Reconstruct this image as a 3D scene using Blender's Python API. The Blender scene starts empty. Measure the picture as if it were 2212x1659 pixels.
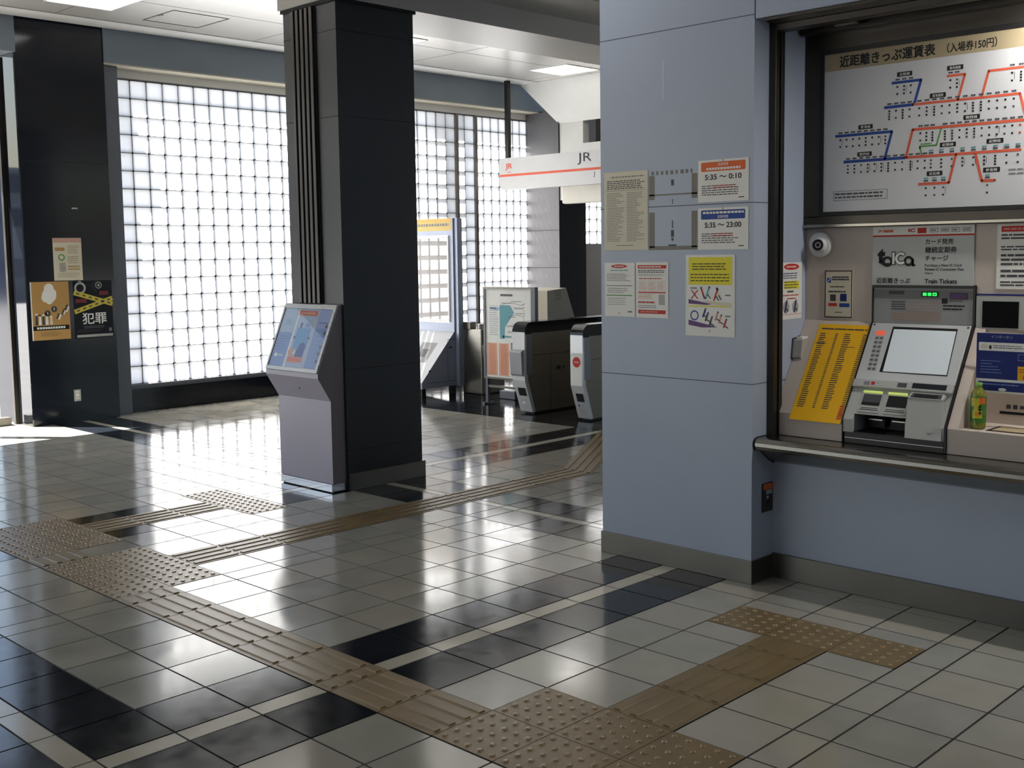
import bpy, bmesh, math, random
from mathutils import Vector, Matrix
random.seed(7)
SC = bpy.context.scene
COL = SC.collection

# ------------------------------------------------------------------ camera, sky, sun, exposure
cam_d = bpy.data.cameras.new('camera'); cam = bpy.data.objects.new('camera', cam_d); COL.objects.link(cam)
FPX = 2446.32
cam_d.sensor_fit = 'HORIZONTAL'; cam_d.sensor_width = 36.0; cam_d.lens = FPX / 2212 * 36.0
cam_d.shift_x = (1106 - 1093.19) / 2212; cam_d.shift_y = (781.42 - 829.5) / 2212
cam_d.clip_start = 0.05; cam_d.clip_end = 400
FW = Vector((-0.69727, 0.7103, -0.09636)).normalized()
RT = Vector((0.71453, 0.69946, -0.0144)); RT = (RT - FW * RT.dot(FW)).normalized()
UP = RT.cross(FW)
cam.matrix_world = Matrix(((RT.x, UP.x, -FW.x, 2.88551), (RT.y, UP.y, -FW.y, -3.13993), (RT.z, UP.z, -FW.z, 1.68858), (0, 0, 0, 1)))
SC.camera = cam

W = bpy.data.worlds.new('sky'); SC.world = W; W.use_nodes = True
wn = W.node_tree; wn.nodes.clear()
sky = wn.nodes.new('ShaderNodeTexSky'); sky.sky_type = 'NISHITA'; sky.sun_disc = False
sky.sun_elevation = math.radians(56); sky.sun_rotation = math.radians(232); sky.air_density = 1.2; sky.dust_density = 2.5
bg = wn.nodes.new('ShaderNodeBackground'); bg.inputs['Strength'].default_value = 0.29
wo = wn.nodes.new('ShaderNodeOutputWorld')
wn.links.new(sky.outputs[0], bg.inputs['Color']); wn.links.new(bg.outputs[0], wo.inputs['Surface'])

sun_d = bpy.data.lights.new('sun', 'SUN'); sun_d.energy = 60.0; sun_d.angle = math.radians(0.6); sun_d.color = (1.0, 0.965, 0.91)
sun = bpy.data.objects.new('sun', sun_d); COL.objects.link(sun); sun.location = (-20, -14, 30)
sun.rotation_euler = Vector((0.78 * 0.56, 0.62 * 0.56, -0.83)).to_track_quat('-Z', 'Y').to_euler()

SC.view_settings.view_transform = 'Standard'; SC.view_settings.look = 'None'
SC.view_settings.exposure = 0.0; SC.view_settings.gamma = 1.0; SC.view_settings.use_curve_mapping = False
cy = SC.cycles
cy.max_bounces = 9; cy.diffuse_bounces = 5; cy.glossy_bounces = 5; cy.transmission_bounces = 6; cy.transparent_max_bounces = 8
cy.sample_clamp_indirect = 6.0; cy.caustics_reflective = False; cy.caustics_refractive = False
cy.use_denoising = True

# ------------------------------------------------------------------ materials
def lin(c):
    c = c / 255.0
    return c / 12.92 if c <= 0.04045 else ((c + 0.055) / 1.055) ** 2.4
def rgb(r, g, b): return (lin(r), lin(g), lin(b), 1.0)
MATS = {}
def mat(name, col, rough=0.5, metal=0.0, spec=0.5, var=0.0, vscale=6.0, bump=0.0, bscale=40.0, emit=0.0, coat=0.0, stretch=None, rvar=0.0, ecol=None):
    if name in MATS: return MATS[name]
    m = bpy.data.materials.new(name); m.use_nodes = True; nt = m.node_tree; b = nt.nodes['Principled BSDF']
    b.inputs['Base Color'].default_value = col; b.inputs['Roughness'].default_value = rough
    b.inputs['Metallic'].default_value = metal; b.inputs['Specular IOR Level'].default_value = spec
    if coat: b.inputs['Coat Weight'].default_value = coat; b.inputs['Coat Roughness'].default_value = 0.05
    if emit:
        b.inputs['Emission Color'].default_value = ecol or col; b.inputs['Emission Strength'].default_value = emit
    tc = nt.nodes.new('ShaderNodeTexCoord'); src = tc.outputs['Object']
    if stretch:
        mp = nt.nodes.new('ShaderNodeMapping'); mp.inputs['Scale'].default_value = stretch
        nt.links.new(src, mp.inputs['Vector']); src = mp.outputs[0]
    nz = nt.nodes.new('ShaderNodeTexNoise'); nz.inputs['Scale'].default_value = vscale; nz.inputs['Detail'].default_value = 4.0
    nt.links.new(src, nz.inputs['Vector'])
    v = var if var else 0.03
    mr = nt.nodes.new('ShaderNodeMapRange'); mr.inputs[1].default_value = 0.25; mr.inputs[2].default_value = 0.75
    mr.inputs[3].default_value = 1 - v; mr.inputs[4].default_value = 1 + v
    nt.links.new(nz.outputs[0], mr.inputs[0])
    mx = nt.nodes.new('ShaderNodeMix'); mx.data_type = 'RGBA'; mx.blend_type = 'MULTIPLY'; mx.inputs[0].default_value = 1.0
    mx.inputs[6].default_value = col
    cc = nt.nodes.new('ShaderNodeCombineColor'); [nt.links.new(mr.outputs[0], cc.inputs[i]) for i in range(3)]
    nt.links.new(cc.outputs[0], mx.inputs[7]); nt.links.new(mx.outputs[2], b.inputs['Base Color'])
    if rvar:
        r2 = nt.nodes.new('ShaderNodeMapRange'); r2.inputs[1].default_value = 0.3; r2.inputs[2].default_value = 0.7
        r2.inputs[3].default_value = max(0.01, rough - rvar); r2.inputs[4].default_value = rough + rvar
        nt.links.new(nz.outputs[0], r2.inputs[0]); nt.links.new(r2.outputs[0], b.inputs['Roughness'])
    if bump:
        n2 = nt.nodes.new('ShaderNodeTexNoise'); n2.inputs['Scale'].default_value = bscale; n2.inputs['Detail'].default_value = 3.0
        nt.links.new(src, n2.inputs['Vector'])
        bp = nt.nodes.new('ShaderNodeBump'); bp.inputs['Strength'].default_value = bump; bp.inputs['Distance'].default_value = 0.01
        nt.links.new(n2.outputs[0], bp.inputs['Height']); nt.links.new(bp.outputs[0], b.inputs['Normal'])
    MATS[name] = m
    return m

def shader_mat(name, build):
    m = bpy.data.materials.new(name); m.use_nodes = True; nt = m.node_tree; nt.nodes.clear()
    out = nt.nodes.new('ShaderNodeOutputMaterial'); nt.links.new(build(nt), out.inputs['Surface']); MATS[name] = m
    return m

# stone floor
M_TILE = mat('floor_tile_pale', rgb(158, 155, 145), rough=0.13, spec=0.6, var=0.10, vscale=3.2, rvar=0.05, bump=0.012, bscale=9.0)
M_TILE2 = mat('floor_tile_pale_warm', rgb(162, 157, 145), rough=0.135, spec=0.6, var=0.10, vscale=2.6, rvar=0.05, bump=0.012, bscale=9.0)
M_TILE3 = mat('floor_tile_pale_grey', rgb(151, 149, 141), rough=0.13, spec=0.6, var=0.11, vscale=3.6, rvar=0.05, bump=0.012, bscale=9.0)
M_BTILE = mat('floor_tile_black', rgb(22, 25, 30), rough=0.12, spec=0.55, var=0.18, vscale=12, rvar=0.025, bump=0.012, bscale=9.0)
M_STILE = mat('floor_strip_cream', rgb(184, 178, 162), rough=0.13, spec=0.6, var=0.08, vscale=4, rvar=0.04, bump=0.012, bscale=9.0)
M_GROUT = mat('floor_grout', rgb(24, 21, 18), rough=0.7, var=0.2, vscale=8)
M_TACT = mat('tactile_ochre', rgb(120, 101, 67), rough=0.36, spec=0.5, var=0.16, vscale=7, bump=0.05, bscale=90)
M_TACTD = mat('tactile_dot', rgb(140, 118, 84), rough=0.22, spec=0.8, var=0.08, vscale=9)  # paler than the plates: lamp highlights on the dots put into the colour
M_TACTJ = mat('tactile_joint', rgb(58, 46, 34), rough=0.7)
# walls
M_PANEL = mat('blue_grey_panel', rgb(173, 184, 203), rough=0.42, spec=0.45, var=0.035, vscale=2.2, bump=0.015, bscale=14)
M_PJOINT = mat('panel_joint', rgb(88, 92, 104), rough=0.6)
M_GRANITE = mat('dark_granite', rgb(28, 32, 34), rough=0.36, spec=0.45, var=0.14, vscale=30, rvar=0.05)
M_GRANP = mat('black_polished_granite', rgb(12, 16, 25), rough=0.12, spec=0.3, var=0.12, vscale=30)
M_GRANG = mat('grey_granite', rgb(98, 97, 99), rough=0.4, spec=0.4, var=0.10, vscale=40)
M_GJOINT = mat('granite_joint', rgb(12, 14, 16), rough=0.8)
M_STEEL = mat('brushed_steel', rgb(150, 147, 140), rough=0.30, metal=1.0, var=0.10, vscale=5, stretch=(1, 1, 30), rvar=0.06)
M_STEELH = mat('steel_hairline_long', rgb(150, 147, 140), rough=0.24, metal=1.0, var=0.03, vscale=3)
M_SKIRT = mat('skirting_steel', rgb(112, 109, 103), rough=0.36, metal=0.8, var=0.05, vscale=4)
M_DSTEEL = mat('dark_bronze_steel', rgb(72, 69, 64), rough=0.35, metal=0.8, var=0.10, vscale=5, rvar=0.06)
M_BLACK = mat('black_rubber', rgb(14, 14, 15), rough=0.5)
M_BEAM = mat('beam_blue_grey', rgb(108, 118, 128), rough=0.5, var=0.05, vscale=2)
M_SOFFIT = mat('window_head_cream', rgb(196, 190, 170), rough=0.5, var=0.03)
M_FRAMEG = mat('window_frame_grey', rgb(92, 96, 104), rough=0.4, metal=0.3)
M_CEIL = mat('ceiling_gloss_white', rgb(226, 223, 218), rough=0.27, metal=0.5, spec=1.0, var=0.02, vscale=2, bump=0.05, bscale=1.3, stretch=(0.05, 2.4, 1))
M_CEILJ = mat('ceiling_joint', rgb(70, 66, 62), rough=0.7)
M_CEIL2 = mat('ceiling_matt_dimmed', rgb(170, 167, 160), rough=0.35, spec=0.4, var=0.03, vscale=2)  # low light under this ceiling put into the colour as grey
M_WHITEW = mat('white_wall', rgb(206, 206, 202), rough=0.55, var=0.03)
M_MORTAR = mat('glass_block_joint', rgb(96, 98, 102), rough=0.6)
M_OUTG = mat('outdoor_concrete', rgb(102, 102, 103), rough=0.8, var=0.12, vscale=1.5)
M_OUTB = mat('far_building_wall', rgb(120, 128, 142), rough=0.7, var=0.08, vscale=0.6)
M_OUTB2 = mat('far_building_band', rgb(70, 80, 98), rough=0.5)
M_WHITE = mat('white_paint', rgb(226, 226, 224), rough=0.35)
M_LAMP = mat('lamp_diffuser', (1, 1, 1, 1), rough=0.4, emit=5.6, ecol=(1.0, 0.97, 0.92, 1))

def block_shader(nt):
    t = nt.nodes.new('ShaderNodeBsdfTranslucent'); t.inputs['Color'].default_value = (0.88, 0.89, 0.90, 1)
    d = nt.nodes.new('ShaderNodeBsdfDiffuse'); d.inputs['Color'].default_value = (0.55, 0.56, 0.57, 1)
    g = nt.nodes.new('ShaderNodeBsdfGlossy'); g.inputs['Roughness'].default_value = 0.12
    tc = nt.nodes.new('ShaderNodeTexCoord'); mp = nt.nodes.new('ShaderNodeMapping'); mp.inputs['Scale'].default_value = (1, 90, 4)
    nz = nt.nodes.new('ShaderNodeTexNoise'); nz.inputs['Scale'].default_value = 1.0; bp = nt.nodes.new('ShaderNodeBump'); bp.inputs['Strength'].default_value = 0.25
    nt.links.new(tc.outputs['Object'], mp.inputs[0]); nt.links.new(mp.outputs[0], nz.inputs['Vector']); nt.links.new(nz.outputs[0], bp.inputs['Height'])
    for s in (t, d, g): nt.links.new(bp.outputs[0], s.inputs['Normal'])
    m1 = nt.nodes.new('ShaderNodeMixShader'); m1.inputs[0].default_value = 0.10
    nt.links.new(t.outputs[0], m1.inputs[1]); nt.links.new(d.outputs[0], m1.inputs[2])
    m2 = nt.nodes.new('ShaderNodeMixShader'); m2.inputs[0].default_value = 0.06
    nt.links.new(m1.outputs[0], m2.inputs[1]); nt.links.new(g.outputs[0], m2.inputs[2])
    return m2.outputs[0]
M_BLOCK = shader_mat('glass_block', block_shader)

def clear_shader(tint, refl, rough=0.02, wavy=0.0):
    def f(nt):
        t = nt.nodes.new('ShaderNodeBsdfTransparent'); t.inputs['Color'].default_value = tint
        g = nt.nodes.new('ShaderNodeBsdfGlossy'); g.inputs['Roughness'].default_value = rough
        lw_ = nt.nodes.new('ShaderNodeLayerWeight'); lw_.inputs['Blend'].default_value = 0.5
        pw = nt.nodes.new('ShaderNodeMath'); pw.operation = 'POWER'; pw.inputs[1].default_value = 4.0; nt.links.new(lw_.outputs['Facing'], pw.inputs[0])
        fr = nt.nodes.new('ShaderNodeMath'); fr.operation = 'MULTIPLY_ADD'; fr.inputs[1].default_value = 0.85; fr.inputs[2].default_value = 0.04; nt.links.new(pw.outputs[0], fr.inputs[0])
        if wavy:
            nz = nt.nodes.new('ShaderNodeTexNoise'); nz.inputs['Scale'].default_value = 3.0
            bp = nt.nodes.new('ShaderNodeBump'); bp.inputs['Strength'].default_value = wavy
            nt.links.new(nz.outputs[0], bp.inputs['Height']); nt.links.new(bp.outputs[0], g.inputs['Normal'])
        mu = nt.nodes.new('ShaderNodeMath'); mu.operation = 'MULTIPLY'; mu.inputs[1].default_value = refl
        nt.links.new(fr.outputs[0], mu.inputs[0])
        m = nt.nodes.new('ShaderNodeMixShader'); nt.links.new(mu.outputs[0], m.inputs[0])
        nt.links.new(t.outputs[0], m.inputs[1]); nt.links.new(g.outputs[0], m.inputs[2])
        return m.outputs[0]
    return f
M_GLASS = shader_mat('door_glass', clear_shader((0.82, 0.86, 0.90, 1), 1.0))
def acrylic(nt):
    t = nt.nodes.new('ShaderNodeBsdfTransparent'); t.inputs['Color'].default_value = (0.8, 0.79, 0.78, 1)
    d = nt.nodes.new('ShaderNodeBsdfTranslucent'); d.inputs['Color'].default_value = (0.8, 0.78, 0.77, 1)
    m = nt.nodes.new('ShaderNodeMixShader'); m.inputs[0].default_value = 0.5
    nt.links.new(t.outputs[0], m.inputs[1]); nt.links.new(d.outputs[0], m.inputs[2]); return m.outputs[0]
M_ACRYL = shader_mat('hazy_acrylic', acrylic)
M_COVER = shader_mat('clear_cover', clear_shader((0.92, 0.94, 0.95, 1), 1.0, rough=0.03))
M_PET = shader_mat('pet_plastic', clear_shader((0.72, 0.78, 0.45, 1), 1.2, rough=0.06))

# flat print colours
P = {}
def ink(name, r, g, b, rough=0.55):
    P[name] = mat('print_' + name, rgb(r, g, b), rough=rough, spec=0.3); return P[name]
for n_, c_ in dict(white=(242, 242, 239), paper=(240, 240, 235), cream=(222, 216, 194), black=(22, 22, 24), grey=(128, 128, 130), lgrey=(178, 178, 178), dgrey=(74, 74, 78),
                   red=(198, 52, 44), orange=(224, 108, 56), jr=(216, 96, 70), blue=(40, 74, 150), navy=(20, 38, 110), yellow=(238, 226, 62), amber=(232, 178, 30), green=(96, 156, 82),
                   tan=(172, 158, 128), khaki=(190, 150, 92), pink=(220, 150, 140), sky=(96, 160, 214), pale_blue=(176, 196, 224), mid_blue=(120, 150, 206), teal=(98, 160, 172),
                   salmon=(222, 168, 142), purple=(104, 76, 128), tape=(206, 192, 82), crime=(20, 24, 32), residue=(128, 126, 116)).items(): ink(n_, *c_)

# ------------------------------------------------------------------ mesh building
class MB:
    def __init__(s): s.v = []; s.f = []; s.m = []; s.mats = []; s.sm = []
    def mi(s, m):
        if m not in s.mats: s.mats.append(m)
        return s.mats.index(m)
    def face(s, pts, m, smooth=False):
        i = len(s.v); s.v += [tuple(p) for p in pts]; s.f.append(list(range(i, i + len(pts)))); s.m.append(s.mi(m)); s.sm.append(smooth); return s
    def mesh(s, verts, faces, m, smooth=False):
        i = len(s.v); s.v += [tuple(p) for p in verts]; k = s.mi(m)
        for f in faces: s.f.append([i + j for j in f]); s.m.append(k); s.sm.append(smooth)
        return s
    def box(s, x0, x1, y0, y1, z0, z1, m):
        return s.hexa([(x, y, z) for z in (z0, z1) for (x, y) in ((x0, y0), (x1, y0), (x1, y1), (x0, y1))], m)
    def hexa(s, c, m):
        return s.mesh(c, [(3, 2, 1, 0), (4, 5, 6, 7), (0, 1, 5, 4), (1, 2, 6, 5), (2, 3, 7, 6), (3, 0, 4, 7)], m)
    def prism(s, prof, a, b, m, axis='x', smooth=False):
        def pt(t, p):
            return {'x': (t, p[0], p[1]), 'y': (p[0], t, p[1]), 'z': (p[0], p[1], t)}[axis]
        n = len(prof)
        s.mesh([pt(a, p) for p in prof] + [pt(b, p) for p in prof], [[i, (i + 1) % n, n + (i + 1) % n, n + i] for i in range(n)], m, smooth)
        s.face([pt(a, p) for p in prof][::-1], m); s.face([pt(b, p) for p in prof], m); return s
    def lathe(s, c, prof, m, seg=20, axis=Vector((0, 0, 1)), smooth=True):
        ax = Vector(axis).normalized(); q = Vector((0, 0, 1)).rotation_difference(ax); c = Vector(c)
        vs = []
        for (r, h) in prof:
            for k in range(seg):
                a = 2 * math.pi * k / seg; vs.append(c + q @ Vector((r * math.cos(a), r * math.sin(a), h)))
        fs = [[i * seg + k, i * seg + (k + 1) % seg, (i + 1) * seg + (k + 1) % seg, (i + 1) * seg + k] for i in range(len(prof) - 1) for k in range(seg)]
        s.mesh(vs, fs, m, smooth)
        if prof[-1][0] > 1e-5: s.face(vs[-seg:], m)
        if prof[0][0] > 1e-5: s.face(vs[:seg][::-1], m)
        return s
    def tube(s, pts, r, m, seg=10):
        pts = [Vector(p) for p in pts]; vs = []
        for i, p in enumerate(pts):
            d = (pts[min(i + 1, len(pts) - 1)] - pts[max(i - 1, 0)]).normalized()
            a = d.orthogonal().normalized() if i == 0 else (a - d * a.dot(d)).normalized()
            b = d.cross(a)
            vs += [p + (a * math.cos(2 * math.pi * k / seg) + b * math.sin(2 * math.pi * k / seg)) * r for k in range(seg)]
        fs = [[i * seg + k, i * seg + (k + 1) % seg, (i + 1) * seg + (k + 1) % seg, (i + 1) * seg + k] for i in range(len(pts) - 1) for k in range(seg)]
        s.mesh(vs, fs, m, True); s.face(vs[:seg][::-1], m); s.face(vs[-seg:], m); return s
    def build(s, name, parent=None, loc=None, bevel=0.0, seg=2, fix=True):
        base = Vector(LOC[parent.name]) if parent else Vector(loc or (0, 0, 0))
        me = bpy.data.meshes.new(name); me.from_pydata([tuple(Vector(v) - base) for v in s.v], [], s.f)
        for m in s.mats: me.materials.append(m)
        me.polygons.foreach_set('material_index', s.m); me.polygons.foreach_set('use_smooth', s.sm); me.update()
        if fix:
            bm = bmesh.new(); bm.from_mesh(me); bmesh.ops.recalc_face_normals(bm, faces=bm.faces[:]); bm.to_mesh(me); bm.free()
        o = bpy.data.objects.new(name, me); COL.objects.link(o)
        if parent: o.parent = parent; LOC[o.name] = tuple(base)
        else: o.location = base; LOC[o.name] = tuple(base)
        if bevel:
            b = o.modifiers.new('bevel', 'BEVEL'); b.width = bevel; b.segments = seg; b.limit_method = 'ANGLE'; b.angle_limit = math.radians(40)
        return o
LOC = {}
def tag(o, label, cat, group=None, kind=None):
    o['label'] = label; o['category'] = cat
    if group: o['group'] = group
    if kind: o['kind'] = kind
    return o
def thing(name, loc, label, cat, group=None, kind=None):
    o = bpy.data.objects.new(name, None); COL.objects.link(o); o.location = loc; o.empty_display_size = 0.1; LOC[o.name] = tuple(loc)
    return tag(o, label, cat, group, kind)
def struct(mb, name, label, cat, loc=(0, 0, 0), **k): return tag(mb.build(name, loc=loc, **k), label, cat, kind='structure')

# lettering
_TXT = {}
def glyphs(s, bold=0.0):
    key = (s, bold)
    if key in _TXT: return _TXT[key]
    cu = bpy.data.curves.new('t', 'FONT'); cu.body = s; cu.size = 1.0; cu.resolution_u = 3; cu.offset = bold; cu.fill_mode = 'FRONT'
    o = bpy.data.objects.new('t', cu); COL.objects.link(o); bpy.context.view_layer.update()
    me = bpy.data.meshes.new_from_object(o.evaluated_get(bpy.context.evaluated_depsgraph_get()))
    vs = [(v.co.x, v.co.y) for v in me.vertices]; fs = [list(p.vertices) for p in me.polygons]
    bpy.data.objects.remove(o); bpy.data.curves.remove(cu); bpy.data.meshes.remove(me)
    if vs:
        x0 = min(v[0] for v in vs); x1 = max(v[0] for v in vs); y0 = min(v[1] for v in vs); y1 = max(v[1] for v in vs)
    else: x0 = x1 = y0 = y1 = 0
    _TXT[key] = (vs, fs, x0, x1, y0, y1); return _TXT[key]

class Board:
    """flat printed face: o = lower left corner, u right, v up, n towards the reader"""
    def __init__(s, mb, o, u, v):
        s.mb = mb; s.o = Vector(o); s.u = Vector(u).normalized(); s.v = Vector(v).normalized(); s.n = s.u.cross(s.v); s.step = 0.0004
    def pt(s, a, b, h=0.0): return s.o + s.u * a + s.v * b + s.n * h
    def slab(s, a0, b0, a1, b1, h0, h1, m):
        c = [s.pt(a, b, h) for h in (h0, h1) for (a, b) in ((a0, b0), (a1, b0), (a1, b1), (a0, b1))]
        s.mb.hexa(c, m); return s
    def poly(s, pts, m, L=1): s.mb.face([s.pt(a, b, s.step * L) for a, b in pts], m); return s
    def rect(s, a0, b0, a1, b1, m, L=1): return s.poly([(a0, b0), (a1, b0), (a1, b1), (a0, b1)], m, L)
    def rrect(s, a0, b0, a1, b1, r, m, L=1):
        pts = []
        for (cx, cy_, t0) in ((a1 - r, b0 + r, -90), (a1 - r, b1 - r, 0), (a0 + r, b1 - r, 90), (a0 + r, b0 + r, 180)):
            for k in range(5): t = math.radians(t0 + k * 22.5); pts.append((cx + r * math.cos(t), cy_ + r * math.sin(t)))
        return s.poly(pts, m, L)
    def line(s, p, q, w, m, L=1):
        p = Vector(p); q = Vector(q); d = (q - p).normalized(); k = Vector((-d.y, d.x)) * w / 2
        return s.poly([p - k, q - k, q + k, p + k], m, L)
    def outline(s, a0, b0, a1, b1, w, m, L=1):
        s.rect(a0, b0, a1, b0 + w, m, L); s.rect(a0, b1 - w, a1, b1, m, L); s.rect(a0, b0 + w, a0 + w, b1 - w, m, L); s.rect(a1 - w, b0 + w, a1, b1 - w, m, L); return s
    def disc(s, a, b, r, m, L=1, rb=None, n=20):
        rb = rb or r
        return s.poly([(a + r * math.cos(2 * math.pi * k / n), b + rb * math.sin(2 * math.pi * k / n)) for k in range(n)], m, L)
    def ring(s, a, b, r, w, m, L=1, t0=0, t1=360, n=24):
        for k in range(n):
            t = [math.radians(t0 + (t1 - t0) * (k + j) / n) for j in (0, 1)]
            s.poly([(a + rr * math.cos(tt), b + rr * math.sin(tt)) for rr, tt in ((r - w, t[0]), (r, t[0]), (r, t[1]), (r - w, t[1]))], m, L)
        return s
    def text(s, txt, a, b, h, m, L=2, w=None, bold=0.0, center=False, fat=0.0):
        vs, fs, x0, x1, y0, y1 = glyphs(txt, bold)
        if not fs: return s
        sy = h / (y1 - y0); sx = (w / (x1 - x0)) if w else sy
        if center: a = a - (x1 - x0) * sx / 2
        for q, (dx, dy) in enumerate(((0, 0), (fat, 0), (0, fat), (fat, fat)) if fat else ((0, 0),)):
            s.mb.mesh([s.pt(a + (x - x0) * sx + dx, b + (y - y0) * sy + dy, s.step * (L + .15 * q)) for x, y in vs], fs, m)
        return s
    def rows(s, a0, b0, a1, b1, n, m, L=2, fill=0.55, seed=1, lo=0.03, hi=0.12, ragged=0.25):
        """printed lines too small to read: broken dashes"""
        R = random.Random(seed); p = (b1 - b0) / n
        for k in range(n):
            y = b1 - p * (k + 0.5); x = a0; end = a1 - (a1 - a0) * R.random() * ragged
            while x < end:
                w = min((a1 - a0) * R.uniform(lo, hi), end - x); s.rect(x, y - p * fill / 2, x + w, y + p * fill / 2, m, L); x += w + (a1 - a0) * 0.018
        return s

X1, Y1, Z1 = Vector((1, 0, 0)), Vector((0, 1, 0)), Vector((0, 0, 1))
def facing_front(mb, x, y, z): return Board(mb, (x, y, z), X1, Z1)      # reads from the -y side
def facing_right(mb, x, y, z): return Board(mb, (x, y, z), Y1, Z1)      # reads from the +x side

# ------------------------------------------------------------------ floor
xs = [-4.21 - 0.3 * k for k in range(16, 0, -1)] + [-4.21, -3.91, -3.81, -3.51, -3.21, -2.91, -2.61, -2.345, -2.2, -1.9, -1.6, -1.3, -1.0, -0.7, -0.6, -0.3, 0, 0.3, 0.6, 0.9, 1.044] + [1.044 + 0.3 * k for k in range(1, 13)]
ys = [-1.9 - 0.3 * k for k in range(14, 0, -1)] + [-1.9, -1.6, -1.5, -1.2] + [-0.9 + 0.3 * k for k in range(10)] + [2.1, 2.175, 2.475] + [2.475 + 0.32 * k for k in range(1, 34)]
FX0, FX1, FY0, FY1 = xs[0], xs[-1], ys[0], ys[-1]
fl = MB(); RF = random.Random(3)
fl.box(FX0, FX1, FY0, FY1, -0.06, -0.003, M_GROUT)
g = 0.0044
for i in range(len(xs) - 1):
    for j in range(len(ys) - 1):
        x0, x1, y0, y1 = xs[i] + g, xs[i + 1] - g, ys[j] + g, ys[j + 1] - g
        cx, cyy = (x0 + x1) / 2, (y0 + y1) / 2
        xb = (-1.0 < cx < -0.3) or (-4.21 < cx < -3.51); xst = (-0.7 < cx < -0.6) or (-3.91 < cx < -3.81)
        yb = (-1.9 < cyy < -1.2) or (1.8 < cyy < 2.475 and cx < -.3); yst = (-1.6 < cyy < -1.5) or (2.1 < cyy < 2.175 and cx < -.3)
        black = ((xb or yb) and not (xst or yst)) or (cyy > 5.035 and cx < -1.2)
        m = M_BTILE if black else M_STILE if (xst or yst) else RF.choice((M_TILE, M_TILE, M_TILE2, M_TILE3))
        tx, ty = RF.uniform(-1, 1) * 0.0007, RF.uniform(-1, 1) * 0.0007
        z = lambda x, y: (x - cx) * tx + (y - cyy) * ty
        top = [(x0, y0, z(x0, y0)), (x1, y0, z(x1, y0)), (x1, y1, z(x1, y1)), (x0, y1, z(x0, y1))]
        bot = [(p[0], p[1], -0.003) for p in top]
        fl.mesh(top + bot, [(0, 1, 2, 3), (0, 4, 5, 1), (1, 5, 6, 2), (2, 6, 7, 3), (3, 7, 4, 0)], m)
struct(fl, 'floor', 'polished pale stone tile floor crossed by black tile bands', 'floor', fix=False)

def dots(mb, x0, x1, y0, y1):
    nx, ny = max(1, round((x1 - x0) / 0.06)), max(1, round((y1 - y0) / 0.06))
    for i in range(nx):
        for j in range(ny):
            mb.lathe((x0 + (i + .5) * (x1 - x0) / nx, y0 + (j + .5) * (y1 - y0) / ny, 0.002), [(0.0125, 0), (0.0105, 0.003), (0.0082, 0.0046), (0.0072, 0.005), (0.0066, 0.005), (0.0, 0.005)], M_TACTD, seg=10)
def bars(mb, x0, x1, y0, y1, along):
    ln, wd = ((x1 - x0), (y1 - y0)) if along == 'x' else ((y1 - y0), (x1 - x0))
    for k in range(4):
        c = wd * (k + 0.5) / 4; e = 0.012
        prof = [(c - 0.017, 0.002), (c - 0.012, 0.0065), (c + 0.012, 0.0065), (c + 0.017, 0.002)]
        if along == 'x': mb.prism([(y0 + p, q) for p, q in prof], x0 + e, x1 - e, M_TACT, 'x')
        else: mb.prism([(x0 + p, q) for p, q in prof], y0 + e, y1 - e, M_TACT, 'y')
def tactile(label, cells, name='tactile_paving'):
    mb = MB()
    for (x0, x1, y0, y1, kind) in cells:
        q = 0.002
        mb.box(x0, x1, y0, y1, 0.0002, 0.0012, M_TACTJ)
        mb.box(x0 + q, x1 - q, y0 + q, y1 - q, 0.0004, 0.002, M_TACT)
        if kind == 'd': dots(mb, x0 + q, x1 - q, y0 + q, y1 - q)
        else: bars(mb, x0 + q, x1 - q, y0 + q, y1 - q, kind)
    x = sum((c[0] + c[1]) for c in cells) / 2 / len(cells); y = sum((c[2] + c[3]) for c in cells) / 2 / len(cells)
    return tag(mb.build(name, loc=(x, y, 0), fix=False), label, 'tactile paving', 'tactile paving laid in the station floor')
tactile('block of large raised dots at the bottom edge where two guide strips meet', [(a * .3, a * .3 + .3, -.3 * b, -.3 * b + .3, 'd') for a in range(3) for b in (1, 2)])
tactile('short dark ochre ribbed guide strip leading towards the ticket counter', [(.3, .6, .3 * k, .3 * k + .3, 'y') for k in range(3)] + [(.3, .6, .9, 1.08, 'y')])
tactile('row of raised dot tiles on the floor in front of the ticket machine counter', [(a * .3, a * .3 + .3, 1.08, 1.38, 'd') for a in range(3)])
tactile('ribbed guide strip crossing the black bands between left and bottom dot blocks',
        [(-0.3, 0, -.6, -.3, 'x'), (-.6, -.3, -.6, -.3, 'x'), (-.7, -.6, -.6, -.3, 'x'), (-1.0, -.7, -.6, -.3, 'x'), (-1.3, -1.0, -.6, -.3, 'x'), (-1.6, -1.3, -.6, -.3, 'x'), (-1.9, -1.6, -.6, -.3, 'x'), (-2.2, -1.9, -.6, -.3, 'x'), (-2.345, -2.2, -.6, -.3, 'x')])
tactile('large square block of raised dots left of centre at the strip crossing', [(x0, x1, y, y + .3, 'd') for (x0, x1) in ((-2.61, -2.345), (-2.91, -2.61), (-3.21, -2.91)) for y in (-.6, -.3)])
tactile('narrow ribbed bridge between the two dot blocks at the left', [(-3.43, -3.21, -.6, -.3, 'x')])
tactile('large block of raised dots at the left edge of the photo', [(x0, x0 + .293, y, y + .3, 'd') for x0 in (-3.723, -4.016, -4.309) for y in (-.6, -.3)])
tactile('ribbed strip in the black band leading to the information kiosk dots', [(-4.01, -3.71, .3 * k * .98, .3 * (k + 1) * .98, 'y') for k in range(3)])
tactile('row of raised dot tiles just in front of the information kiosk', [(x0, x0 + .293, .882, 1.178, 'd') for x0 in (-3.723, -4.016, -4.309)])
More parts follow.
